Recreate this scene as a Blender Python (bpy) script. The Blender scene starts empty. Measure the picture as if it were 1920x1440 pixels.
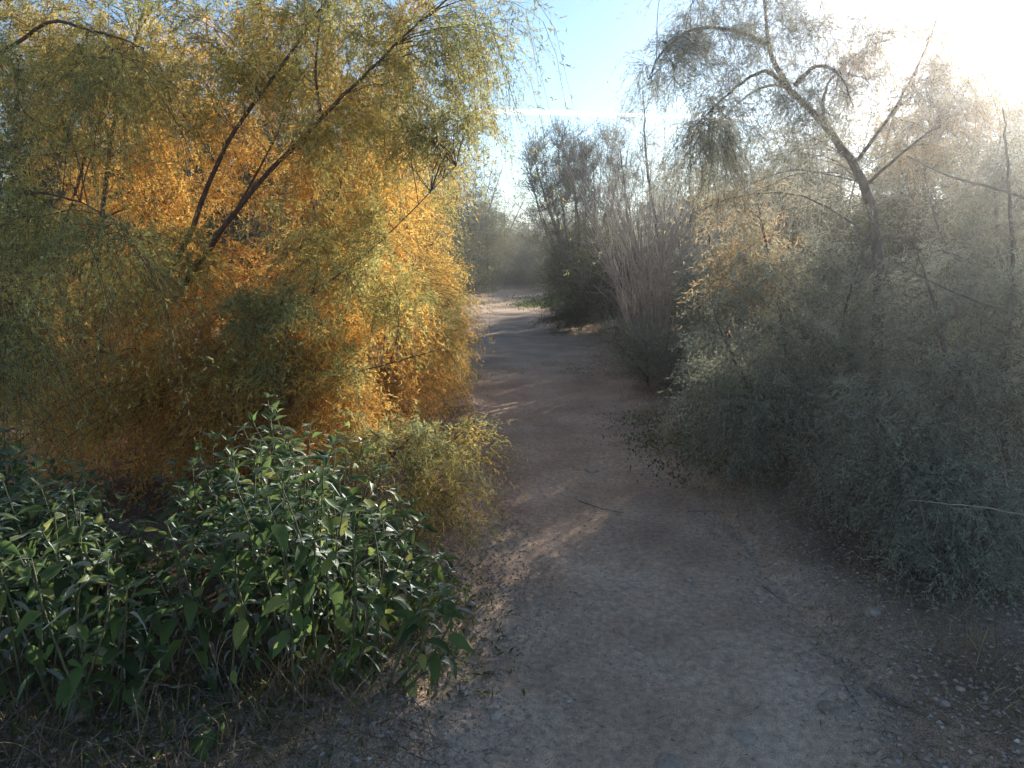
import bpy, math
import numpy as np
from mathutils import Vector, Matrix

# ------------------------------------------------------------------ camera, light, exposure
scene = bpy.context.scene
COL = scene.collection
CAM_Z, PITCH, FPX = 1.60, math.radians(9.95), 1380.0        # eye height, downward tilt, focal length in 1920-px units
cam_data = bpy.data.cameras.new('camera')
cam = bpy.data.objects.new('camera', cam_data)
COL.objects.link(cam)
cam.location = (0, 0, CAM_Z)
cam.rotation_euler = (math.pi / 2 - PITCH, 0, 0)
cam_data.sensor_width = 36.0
cam_data.lens = 36.0 * FPX / 1920.0
cam_data.clip_start = 0.05
cam_data.clip_end = 60000
scene.camera = cam

SUN_AZ, SUN_EL = math.radians(34.6), math.radians(17.7)      # azimuth clockwise from +Y
sun_dir = Vector((math.sin(SUN_AZ) * math.cos(SUN_EL), math.cos(SUN_AZ) * math.cos(SUN_EL), math.sin(SUN_EL)))
sd = bpy.data.lights.new('sun', 'SUN')
sd.energy = 5.0
sd.angle = math.radians(0.53)
sd.color = (1.0, 0.92, 0.80)
sun = bpy.data.objects.new('sun', sd)
COL.objects.link(sun)
sun.rotation_euler = (-sun_dir).to_track_quat('-Z', 'Y').to_euler()

world = bpy.data.worlds.new('World')
scene.world = world
world.use_nodes = True
wn = world.node_tree
sky = wn.nodes.new('ShaderNodeTexSky')
sky.sky_type = 'NISHITA'
sky.sun_disc = False
sky.sun_elevation = SUN_EL
sky.sun_rotation = SUN_AZ
sky.air_density = 1.0
sky.dust_density = 0.0
sky.ozone_density = 2.6
bg = wn.nodes['Background']
bg.inputs['Strength'].default_value = 0.08
wn.links.new(sky.outputs[0], bg.inputs['Color'])

scene.view_settings.view_transform = 'Standard'
scene.view_settings.look = 'None'
scene.view_settings.gamma = 1.0
scene.view_settings.exposure = 1.42
scene.render.engine = 'CYCLES'
cy = scene.cycles
cy.use_denoising = True
cy.denoiser = 'OPENIMAGEDENOISE'
cy.denoising_input_passes = 'RGB_ALBEDO_NORMAL'
cy.max_bounces = 5
cy.diffuse_bounces = 3
cy.transmission_bounces = 4
cy.volume_bounces = 0
cy.use_adaptive_sampling = True
cy.adaptive_threshold = 0.03
cy.sample_clamp_indirect = 6.0
HAZE_DENSITY = 0.0035

rng = np.random.default_rng(11)

# ------------------------------------------------------------------ helpers
def ray(px, py):
    a, b = (px - 960) / FPX, (720 - py) / FPX
    c, s = math.cos(PITCH), math.sin(PITCH)
    return np.array([a, c + b * s, -s + b * c])

def at(px, py, Y):
    """world point at depth Y (metres ahead) that the photograph shows at px, py"""
    r = ray(px, py)
    return np.array([0, 0, CAM_Z]) + r * (Y / r[1])

def gp(px, py):
    r = ray(px, py)
    return np.array([0, 0, CAM_Z]) + r * (CAM_Z / -r[2])

def norm(v):
    return v / np.maximum(np.linalg.norm(v, axis=-1, keepdims=True), 1e-9)

def rand_dir(n):
    return norm(rng.normal(size=(n, 3)))

def hash2(ix, iy, seed):
    n = (ix * 374761393 + iy * 668265263 + seed * 974634777) & 0xffffffff
    n = ((n ^ (n >> 13)) * 1274126177) & 0xffffffff
    return ((n ^ (n >> 16)) & 0xffff) / 65535.0

def vnoise(x, y, seed=0):
    x = np.asarray(x, float); y = np.asarray(y, float)
    ix = np.floor(x).astype(np.int64); iy = np.floor(y).astype(np.int64)
    fx = x - ix; fy = y - iy
    fx = fx * fx * (3 - 2 * fx); fy = fy * fy * (3 - 2 * fy)
    a, b = hash2(ix, iy, seed), hash2(ix + 1, iy, seed)
    c, d = hash2(ix, iy + 1, seed), hash2(ix + 1, iy + 1, seed)
    return (a + (b - a) * fx) * (1 - fy) + (c + (d - c) * fx) * fy - 0.5

def fbm(x, y, seed=0, oct=4):
    s, amp, f = 0, 1.0, 1.0
    for i in range(oct):
        s = s + amp * vnoise(x * f, y * f, seed + i * 17)
        amp *= 0.5; f *= 2.03
    return s

def sstep(a, b, x):
    t = np.clip((x - a) / (b - a), 0, 1)
    return t * t * (3 - 2 * t)

def mesh_data(name, V, F, mat, attrs=None, smooth=False):
    V = np.ascontiguousarray(V, dtype=np.float32)
    F = np.ascontiguousarray(F, dtype=np.int32)
    me = bpy.data.meshes.new(name)
    k = F.shape[1]
    me.vertices.add(len(V)); me.vertices.foreach_set('co', V.ravel())
    me.loops.add(F.size); me.loops.foreach_set('vertex_index', F.ravel())
    me.polygons.add(len(F))
    me.polygons.foreach_set('loop_start', np.arange(0, F.size, k, dtype=np.int32))
    me.polygons.foreach_set('use_smooth', np.full(len(F), smooth))
    for an, av in (attrs or {}).items():
        a = me.attributes.new(an, 'FLOAT', 'POINT')
        a.data.foreach_set('value', np.ascontiguousarray(av, dtype=np.float32))
    me.update(calc_edges=True)
    if mat: me.materials.append(mat)
    return me

def link(name, data, parent=None, **props):
    o = bpy.data.objects.new(name, data)
    COL.objects.link(o)
    if parent is not None: o.parent = parent
    for k, v in props.items(): o[k] = v
    return o

def empty(name, loc, **props):
    o = link(name, None, **props)
    o.empty_display_size = 0.1
    o.location = tuple(loc)
    return o

def resample(P, n):
    """Catmull-Rom through control points, n samples"""
    P = np.asarray(P, float)
    Q = np.vstack([2 * P[0] - P[1], P, 2 * P[-1] - P[-2]])
    u = np.linspace(0, len(P) - 1 - 1e-6, n)
    i = u.astype(int); t = (u - i)[:, None]
    a, b, c, d = Q[i], Q[i + 1], Q[i + 2], Q[i + 3]
    return 0.5 * (2 * b + (c - a) * t + (2 * a - 5 * b + 4 * c - d) * t ** 2 + (3 * b - a - 3 * c + d) * t ** 3)

def tubes(P, r, sides=4):
    """P (N,k,3), r (N,k) -> verts, quads of open tubes"""
    N, k, _ = P.shape
    T = norm(np.gradient(P, axis=1))
    m = norm(P[:, -1] - P[:, 0])
    ref = np.where(np.abs(m[:, 2:3]) > 0.8, np.array([[1.0, 0.1, 0]]), np.array([[0, 0.1, 1.0]]))[:, None, :]
    A = norm(np.cross(T, ref)); B = np.cross(T, A)
    ang = np.arange(sides) * 2 * math.pi / sides
    V = P[:, :, None, :] + r[:, :, None, None] * (A[:, :, None, :] * np.cos(ang)[None, None, :, None] + B[:, :, None, :] * np.sin(ang)[None, None, :, None])
    idx = np.arange(N * k * sides).reshape(N, k, sides)
    a = idx[:, :-1, :]; b = idx[:, 1:, :]
    F = np.stack([a, np.roll(a, -1, 2), np.roll(b, -1, 2), b], -1).reshape(-1, 4)
    return V.reshape(-1, 3), F

def cat_mesh(parts):
    Vs, Fs, o = [], [], 0
    for V, F in parts:
        Vs.append(V); Fs.append(F + o); o += len(V)
    return np.vstack(Vs), np.vstack(Fs)

# ------------------------------------------------------------------ materials
def nodes_of(name):
    m = bpy.data.materials.new(name)
    m.use_nodes = True
    nt = m.node_tree
    for n in list(nt.nodes): nt.nodes.remove(n)
    return m, nt, nt.nodes, nt.links

def ramp(N, stops):
    r = N.new('ShaderNodeValToRGB')
    el = r.color_ramp.elements
    while len(el) < len(stops): el.new(0.5)
    for e, (p, c) in zip(el, stops):
        e.position = p; e.color = (*c, 1)
    return r

def foliage_mat(name, stops, trans=0.5, trans_gain=1.15, rough=0.6, spec=False):
    m, nt, N, L = nodes_of(name)
    at_ = N.new('ShaderNodeAttribute'); at_.attribute_name = 'tint'
    va = N.new('ShaderNodeAttribute'); va.attribute_name = 'vary'
    rp = ramp(N, stops)
    L.new(at_.outputs['Fac'], rp.inputs[0])
    mr = N.new('ShaderNodeMapRange')
    mr.inputs[3].default_value = 0.5; mr.inputs[4].default_value = 1.4
    L.new(va.outputs['Fac'], mr.inputs[0])
    mul = N.new('ShaderNodeVectorMath'); mul.operation = 'SCALE'
    L.new(rp.outputs[0], mul.inputs[0]); L.new(mr.outputs[0], mul.inputs['Scale'])
    di = N.new('ShaderNodeBsdfDiffuse'); tr = N.new('ShaderNodeBsdfTranslucent')
    g = N.new('ShaderNodeVectorMath'); g.operation = 'SCALE'; g.inputs['Scale'].default_value = trans_gain
    L.new(mul.outputs[0], g.inputs[0])
    L.new(mul.outputs[0], di.inputs[0]); L.new(g.outputs[0], tr.inputs[0])
    mx = N.new('ShaderNodeMixShader'); mx.inputs[0].default_value = trans
    L.new(di.outputs[0], mx.inputs[1]); L.new(tr.outputs[0], mx.inputs[2])
    out = N.new('ShaderNodeOutputMaterial')
    last = mx
    if spec:
        gl = N.new('ShaderNodeBsdfGlossy'); gl.inputs['Roughness'].default_value = rough
        gl.inputs[0].default_value = (0.9, 0.95, 1, 1)
        fr = N.new('ShaderNodeFresnel'); fr.inputs[0].default_value = 1.2
        m2 = N.new('ShaderNodeMixShader')
        L.new(fr.outputs[0], m2.inputs[0]); L.new(mx.outputs[0], m2.inputs[1]); L.new(gl.outputs[0], m2.inputs[2])
        last = m2
    L.new(last.outputs[0], out.inputs[0])
    return m

def bark_mat(name, c1, c2, scale=30):
    m, nt, N, L = nodes_of(name)
    tc = N.new('ShaderNodeTexCoord')
    nz = N.new('ShaderNodeTexNoise'); nz.inputs['Scale'].default_value = scale; nz.inputs['Detail'].default_value = 5
    mp = N.new('ShaderNodeMapping'); mp.inputs['Scale'].default_value = (1, 1, 0.3)
    L.new(tc.outputs['Object'], mp.inputs[0]); L.new(mp.outputs[0], nz.inputs['Vector'])
    rp = ramp(N, [(0.3, c1), (0.7, c2)])
    L.new(nz.outputs[0], rp.inputs[0])
    bs = N.new('ShaderNodeBsdfPrincipled'); bs.inputs['Roughness'].default_value = 0.85
    L.new(rp.outputs[0], bs.inputs['Base Color'])
    bp = N.new('ShaderNodeBump'); bp.inputs['Strength'].default_value = 0.5; bp.inputs['Distance'].default_value = 0.01
    L.new(nz.outputs[0], bp.inputs['Height']); L.new(bp.outputs[0], bs.inputs['Normal'])
    out = N.new('ShaderNodeOutputMaterial'); L.new(bs.outputs[0], out.inputs[0])
    return m

def soil_mat(name, cols, speck=260, bump=0.4, near=None):
    m, nt, N, L = nodes_of(name)
    tc = N.new('ShaderNodeTexCoord')
    n1 = N.new('ShaderNodeTexNoise'); n1.inputs['Scale'].default_value = 1.6; n1.inputs['Detail'].default_value = 7
    n2 = N.new('ShaderNodeTexNoise'); n2.inputs['Scale'].default_value = speck; n2.inputs['Detail'].default_value = 3
    n3 = N.new('ShaderNodeTexNoise'); n3.inputs['Scale'].default_value = 35; n3.inputs['Detail'].default_value = 6
    for n in (n1, n2, n3): L.new(tc.outputs['Object'], n.inputs['Vector'])
    rp = ramp(N, [(0.30, cols[0]), (0.52, cols[1]), (0.72, cols[2])])
    L.new(n1.outputs[0], rp.inputs[0])
    if near:
        rq = ramp(N, [(0.30, near[0]), (0.52, near[1]), (0.72, near[2])]); L.new(n1.outputs[0], rq.inputs[0])
        ta = N.new('ShaderNodeAttribute'); ta.attribute_name = 'tint'
        mm = N.new('ShaderNodeMix'); mm.data_type = 'RGBA'
        L.new(ta.outputs['Fac'], mm.inputs[0]); L.new(rp.outputs[0], mm.inputs[6]); L.new(rq.outputs[0], mm.inputs[7])
        rp = mm
    r2 = ramp(N, [(0.33, (0.45,) * 3), (0.5, (1.0,) * 3), (0.68, (1.45,) * 3)])
    L.new(n2.outputs[0], r2.inputs[0])
    r3 = ramp(N, [(0.3, (0.72,) * 3), (0.7, (1.22,) * 3)])
    L.new(n3.outputs[0], r3.inputs[0])
    m1 = N.new('ShaderNodeVectorMath'); m1.operation = 'MULTIPLY'
    m2 = N.new('ShaderNodeVectorMath'); m2.operation = 'MULTIPLY'
    L.new(rp.outputs[2] if near else rp.outputs[0], m1.inputs[0]); L.new(r2.outputs[0], m1.inputs[1])
    L.new(m1.outputs[0], m2.inputs[0]); L.new(r3.outputs[0], m2.inputs[1])
    bs = N.new('ShaderNodeBsdfPrincipled'); bs.inputs['Roughness'].default_value = 0.95
    bs.inputs['Specular IOR Level'].default_value = 0.2
    L.new(m2.outputs[0], bs.inputs['Base Color'])
    ad = N.new('ShaderNodeMath'); ad.operation = 'MULTIPLY_ADD'; ad.inputs[1].default_value = 0.3
    L.new(n3.outputs[0], ad.inputs[0]); L.new(n2.outputs[0], ad.inputs[2])
    bp = N.new('ShaderNodeBump'); bp.inputs['Strength'].default_value = bump; bp.inputs['Distance'].default_value = 0.008
    L.new(ad.outputs[0], bp.inputs['Height']); L.new(bp.outputs[0], bs.inputs['Normal'])
    out = N.new('ShaderNodeOutputMaterial'); L.new(bs.outputs[0], out.inputs[0])
    return m

def stone_mat(name):
    m, nt, N, L = nodes_of(name)
    at_ = N.new('ShaderNodeAttribute'); at_.attribute_name = 'tint'
    rp = ramp(N, [(0.0, (0.18, 0.135, 0.105)), (0.4, (0.34, 0.26, 0.20)), (0.75, (0.46, 0.37, 0.30)), (1.0, (0.62, 0.56, 0.50))])
    L.new(at_.outputs['Fac'], rp.inputs[0])
    tc = N.new('ShaderNodeTexCoord')
    nz = N.new('ShaderNodeTexNoise'); nz.inputs['Scale'].default_value = 60; nz.inputs['Detail'].default_value = 5
    L.new(tc.outputs['Object'], nz.inputs['Vector'])
    r2 = ramp(N, [(0.3, (0.7,) * 3), (0.7, (1.2,) * 3)]); L.new(nz.outputs[0], r2.inputs[0])
    mu = N.new('ShaderNodeVectorMath'); mu.operation = 'MULTIPLY'
    L.new(rp.outputs[0], mu.inputs[0]); L.new(r2.outputs[0], mu.inputs[1])
    bs = N.new('ShaderNodeBsdfPrincipled'); bs.inputs['Roughness'].default_value = 0.9
    L.new(mu.outputs[0], bs.inputs['Base Color'])
    bp = N.new('ShaderNodeBump'); bp.inputs['Strength'].default_value = 0.4; bp.inputs['Distance'].default_value = 0.01
    L.new(nz.outputs[0], bp.inputs['Height']); L.new(bp.outputs[0], bs.inputs['Normal'])
    out = N.new('ShaderNodeOutputMaterial'); L.new(bs.outputs[0], out.inputs[0])
    return m

# tint 0 = grey green, 0.35 = olive, 0.7 = gold, 1 = rust
M_TAM = foliage_mat('tamarisk_foliage', [(0.0, (0.27, 0.31, 0.16)), (0.3, (0.43, 0.41, 0.15)), (0.6, (0.76, 0.53, 0.15)), (0.85, (0.82, 0.46, 0.12)), (1.0, (0.62, 0.31, 0.10))], 0.5, 1.0)
M_GREY = foliage_mat('grey_green_foliage', [(0.0, (0.30, 0.325, 0.25)), (0.5, (0.38, 0.37, 0.27)), (0.8, (0.60, 0.43, 0.23)), (1.0, (0.70, 0.46, 0.20))], 0.5, 1.0)
M_FAR = foliage_mat('dark_olive_foliage', [(0.0, (0.10, 0.115, 0.06)), (0.5, (0.15, 0.15, 0.075)), (1.0, (0.30, 0.22, 0.10))], 0.45, 1.0)
M_LEAF = foliage_mat('broad_leaf', [(0.0, (0.055, 0.092, 0.034)), (0.5, (0.095, 0.138, 0.042)), (0.8, (0.15, 0.20, 0.05)), (1.0, (0.24, 0.21, 0.07))], 0.45, 2.2, 0.55, True)
M_DRY = foliage_mat('dry_straw', [(0.0, (0.12, 0.085, 0.05)), (0.5, (0.28, 0.21, 0.11)), (1.0, (0.48, 0.38, 0.21))], 0.3)
M_WEED = foliage_mat('low_weed', [(0.0, (0.06, 0.10, 0.03)), (0.5, (0.11, 0.15, 0.04)), (1.0, (0.22, 0.24, 0.07))], 0.45)
M_BARK = bark_mat('red_brown_bark', (0.055, 0.03, 0.022), (0.16, 0.085, 0.055))
M_BARKG = bark_mat('grey_brown_bark', (0.06, 0.05, 0.042), (0.17, 0.14, 0.115))
M_DEAD = bark_mat('bleached_dead_wood', (0.26, 0.215, 0.18), (0.50, 0.43, 0.37))
M_STALK = bark_mat('dry_stalk', (0.20, 0.15, 0.10), (0.40, 0.32, 0.23))
M_BROWN = bark_mat('brown_dead_twig', (0.09, 0.065, 0.045), (0.24, 0.18, 0.125))
M_STEMG = bark_mat('green_stem', (0.06, 0.07, 0.03), (0.13, 0.12, 0.06))
PATH_COLS = [(0.35, 0.232, 0.152), (0.475, 0.33, 0.225), (0.57, 0.415, 0.295)]
M_PATH = soil_mat('trodden_dirt', PATH_COLS, 320, 0.4)
M_GROUND = soil_mat('dry_desert_soil', [(0.11, 0.076, 0.054), (0.175, 0.125, 0.09), (0.27, 0.20, 0.145)], 180, 0.7, PATH_COLS)
M_STONE = stone_mat('desert_stone')

# ------------------------------------------------------------------ ground and path
edge_l = [gp(730, 1440), gp(880, 1150), gp(915, 1000), gp(930, 850), gp(905, 750), gp(880, 660), gp(868, 610)]
edge_r = [gp(1760, 1440), gp(1520, 1200), gp(1370, 1000), gp(1235, 850), gp(1170, 750), gp(1100, 670), gp(1072, 610)]
ctr = [np.array([0.5, -6, 0]), np.array([0.5, -1, 0])] + [(a + b) / 2 for a, b in zip(edge_l, edge_r)]
hw = [1.0, 1.0] + [np.linalg.norm(a - b) / 2 for a, b in zip(edge_l, edge_r)]
for p, w in (((0.05, 24, 0), 1.1), ((-0.3, 31, 0), 1.3), ((-2.4, 38, 0), 1.5), ((-7, 46, 0), 1.8), ((-16, 49, 0), 1.6), ((-40, 52, 0), 1.6)):
    ctr.append(np.array(p)); hw.append(w)
ctr = np.array(ctr); ctr[:, 2] = 0
CL = resample(ctr, 420); HW = np.interp(np.linspace(0, 1, 420), np.linspace(0, 1, len(hw)), hw)

def path_coord(x, y):
    """distance to the centre line / half width, chunked"""
    x = np.ravel(x); y = np.ravel(y)
    out = np.empty(len(x)); 
    for i in range(0, len(x), 20000):
        d2 = (x[i:i + 20000, None] - CL[None, ::2, 0]) ** 2 + (y[i:i + 20000, None] - CL[None, ::2, 1]) ** 2
        j = d2.argmin(1)
        out[i:i + 20000] = np.sqrt(d2[np.arange(len(j)), j]) / HW[::2][j]
    return out

def base_h(x, y):
    return 0.05 * fbm(x * 0.35, y * 0.35, 3, 3) + 0.02 * fbm(x * 1.7, y * 1.7, 5, 3)

def ground_h(x, y, q=None):
    q = path_coord(x, y).reshape(np.shape(x)) if q is None else q
    rag = q + 0.35 * fbm(x * 1.3, y * 1.3, 21, 3)
    return base_h(x, y) - 0.05 + 0.11 * sstep(0.75, 1.35, rag) + 0.05 * sstep(1.3, 3.0, q) + 0.018 * fbm(x * 7, y * 7, 9, 3) * sstep(0.8, 1.2, q)

dent = [(0.45 + rng.normal() * 0.45, 1.6 * (11 / 1.6) ** rng.random(), 0.05 + 0.06 * rng.random(), rng.random() * 0.006 + 0.002, rng.normal() * 0.5) for _ in range(420)]
def dents(x, y):
    """old footprints and scuffs: shallow oval dents with a low rim"""
    z = np.zeros(np.shape(x))
    for (cx, cyy, r, d, a) in dent:
        m = (np.abs(x - cx) < 3 * r) & (np.abs(y - cyy) < 4.5 * r)
        if not m.any(): continue
        dx, dy = x[m] - cx, y[m] - cyy
        e = np.sqrt(((dx * math.cos(a) + dy * math.sin(a)) / r) ** 2 + ((dy * math.cos(a) - dx * math.sin(a)) / (1.7 * r)) ** 2)
        z[m] += -d * (1 - sstep(0.5, 1.0, e)) + 0.3 * d * np.exp(-((e - 1.15) / 0.22) ** 2)
    return z

def path_h(x, y, q):
    return dents(x, y) + base_h(x, y) + 0.006 * fbm(x * 5, y * 5, 31, 3) + 0.004 * fbm(x * 17, y * 17, 33, 2) - 0.015 * np.clip(1 - q ** 2, 0, 1) - 0.09 * sstep(0.95, 1.45, q)

def surf_h(x, y):
    q = path_coord(x, y).reshape(np.shape(x))
    return np.maximum(ground_h(x, y, q), np.where(q < 1.44, path_h(x, y, q), -1))

def axis(lo, hi, fine, step, far):
    a = list(np.arange(fine[0], fine[1], step)); s = step
    v = fine[1]
    while v < hi: a.append(v); s *= 1.22; v += s
    a.append(hi)
    s = step; v = fine[0] - step; b = []
    while v > lo: b.append(v); s *= 1.22; v -= s
    b.append(lo)
    return np.array(b[::-1] + a)

gx = axis(-140, 140, (-4.2, 4.2), 0.045, None); gy = axis(-60, 220, (0.8, 12), 0.05, None)
X, Y = np.meshgrid(gx, gy)
Z = ground_h(X, Y)
V = np.stack([X, Y, Z], -1).reshape(-1, 3)
idx = np.arange(X.size).reshape(X.shape)
F = np.stack([idx[:-1, :-1], idx[:-1, 1:], idx[1:, 1:], idx[1:, :-1]], -1).reshape(-1, 4)
link('ground', mesh_data('ground', V, F, M_GROUND, {'tint': 1 - sstep(1.05, 1.9, path_coord(X, Y) + 0.5 * fbm(X.ravel() * 1.2, Y.ravel() * 1.2, 77, 4))}, smooth=True), kind='structure', label='dry brown soil under and around the shrubs')

Pd = resample(ctr, 6000); hwd = np.interp(np.linspace(0, 1, 6000), np.linspace(0, 1, len(hw)), hw)
rows = np.concatenate([np.arange(-6, 1.4, 0.3), np.arange(1.4, 7.5, 0.028), 7.5 * 1.012 ** np.arange(0, 150)])
arc = np.concatenate([[0], np.cumsum(np.linalg.norm(np.diff(Pd, axis=0), axis=1))]) - 6
sel = np.unique(np.minimum(np.searchsorted(arc, rows), 5999)); n_al = len(sel)
Pc, hwp = Pd[sel], hwd[sel]
T = norm(np.gradient(Pd, axis=0))[sel]; S = np.stack([T[:, 1], -T[:, 0], np.zeros(n_al)], -1)
u = np.linspace(-1.44, 1.44, 75)
PX = Pc[:, None, :] + S[:, None, :] * (u[None, :, None] * hwp[:, None, None])
PX[..., 2] = path_h(PX[..., 0], PX[..., 1], np.abs(np.broadcast_to(u, PX.shape[:2])))
idx = np.arange(n_al * 75).reshape(n_al, 75)
F = np.stack([idx[:-1, :-1], idx[:-1, 1:], idx[1:, 1:], idx[1:, :-1]], -1).reshape(-1, 4)
link('path', mesh_data('path', PX.reshape(-1, 3), F, M_PATH, smooth=True), kind='structure', label='bare trodden dirt trail winding between the shrubs')

# ------------------------------------------------------------------ foliage generators
def in_ellipsoid(n, c, r, shell=0.45):
    d = rand_dir(n)
    rad = shell + (1 - shell) * rng.random(n) ** 0.5
    return c + d * rad[:, None] * r

def branches_to(stem_pts, ends, lift=0.25, k=8, wob=0.05, reach=0.35):
    """thin curved branches from the nearest fitting stem point out to each end"""
    D = np.linalg.norm(ends[:, None] - stem_pts[None], axis=-1)
    pen = np.maximum(0, stem_pts[None, :, 2] - ends[:, None, 2] + 0.1) * 1.2
    D = D + pen + rng.random(D.shape) * reach
    st = stem_pts[D.argmin(1)]
    L = np.linalg.norm(ends - st, axis=1, keepdims=True)
    mid = st + (ends - st) * 0.55 + np.array([0, 0, 1.0]) * lift * L + rng.normal(size=ends.shape) * wob * L
    t = np.linspace(0, 1, k)[None, :, None]
    P = (1 - t) ** 2 * st[:, None] + 2 * t * (1 - t) * mid[:, None] + t ** 2 * ends[:, None]
    P[:, 1:] += rng.normal(size=P[:, 1:].shape) * 0.008
    return P, L[:, 0]

def twigs_on(P, m, length, droop, spread=0.9, t0=0.3, k=5, up=0.0):
    n, kb, _ = P.shape
    t = t0 + (1 - t0) * rng.random((n, m)) ** 0.8
    f = t * (kb - 1); i = np.minimum(f.astype(int), kb - 2); fr = (f - i)[..., None]
    ar = np.arange(n)[:, None]
    p0 = P[ar, i] * (1 - fr) + P[ar, i + 1] * fr
    tg = norm(P[ar, i + 1] - P[ar, i])
    d = norm(tg * 0.8 + rng.normal(size=tg.shape) * spread + np.array([0, 0, up]))
    L = (length[0] + (length[1] - length[0]) * rng.random((n, m)))[..., None, None]
    s = np.linspace(0, 1, k)[None, None, :, None]
    dr = (droop * (0.5 + rng.random((n, m))))[..., None, None]
    Q = p0[:, :, None] + d[:, :, None] * s * L + np.array([0, 0, -1.0]) * dr * s ** 2 * L
    return Q.reshape(-1, k, 3)

def needles_on(Tw, M, S, ln, wd, tint, ang=0.75, sub=0.55):
    """fine branchlets on twigs and needles on the branchlets: one sliver triangle each"""
    n, k, _ = Tw.shape
    t = (np.arange(M)[None] + rng.random((n, M))) / M * 0.96 + 0.04
    f = t * (k - 1); i = np.minimum(f.astype(int), k - 2); fr = (f - i)[..., None]
    ar = np.arange(n)[:, None]
    p = Tw[ar, i] * (1 - fr) + Tw[ar, i + 1] * fr
    tg = norm(Tw[ar, i + 1] - Tw[ar, i])
    pr = norm(np.cross(tg, rng.normal(size=tg.shape)))
    d = norm(tg * math.cos(ang) + pr * math.sin(ang) + rng.normal(size=tg.shape) * 0.15)
    L = ln * (0.55 + 0.75 * rng.random((n, M))) * (1.15 - 0.6 * t)
    p, d, L = p.reshape(-1, 3), d.reshape(-1, 3), L.reshape(-1)
    tn = np.repeat(tint, M)
    if S:
        ts = (np.arange(S)[None] + 0.3 + 0.6 * rng.random((len(p), S))) / S
        q = p[:, None] + d[:, None] * (ts * L[:, None])[..., None]
        pr2 = norm(np.cross(d[:, None], rng.normal(size=q.shape)))
        d2 = norm(d[:, None] * 0.75 + pr2 * 0.66)
        L2 = sub * L[:, None] * (0.6 + 0.6 * rng.random((len(p), S)))
        p = np.vstack([p, q.reshape(-1, 3)]); d = np.vstack([d, d2.reshape(-1, 3)]); L = np.concatenate([L, L2.ravel()])
        tn = np.concatenate([tn, np.repeat(tn, S)])
    N_ = len(p)
    w = norm(np.cross(d, rng.normal(size=d.shape))) * (wd * (0.7 + 0.6 * rng.random(N_)))[:, None]
    V = np.stack([p - w * 0.5 + d * (L * 0.25)[:, None], p + w * 0.5 + d * (L * 0.35)[:, None], p + d * L[:, None]], 1)
    # the base pinches to the axis so that the sliver reads as a needle
    V[:, 0] -= d * (L * 0.25)[:, None]
    tv = rng.random(n)
    va = np.repeat(tv, M)
    if S: va = np.concatenate([va, np.repeat(va, S)])
    va = 0.65 * va + 0.35 * rng.random(N_)
    return V.reshape(-1, 3), np.repeat(np.clip(tn + rng.normal(size=N_) * 0.05, 0, 1), 3), np.repeat(va, 3)

def tri_mesh(name, V, tint, vary, mat, off):
    return mesh_data(name, V - off, np.arange(len(V)).reshape(-1, 3), mat, {'tint': tint, 'vary': vary})

def ribbons(P, w):
    n, k, _ = P.shape
    T = norm(np.gradient(P, axis=1))
    A = norm(np.cross(T, rng.normal(size=(n, 1, 3)))) * (w * np.linspace(1, 0.35, k))[None, :, None]
    V = np.stack([P - A, P + A], 2).reshape(-1, 3)
    i = np.arange(n * k * 2).reshape(n, k, 2)
    F = np.stack([i[:, :-1, 0], i[:, :-1, 1], i[:, 1:, 1], i[:, 1:, 0]], -1).reshape(-1, 4)
    return V, F

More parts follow.
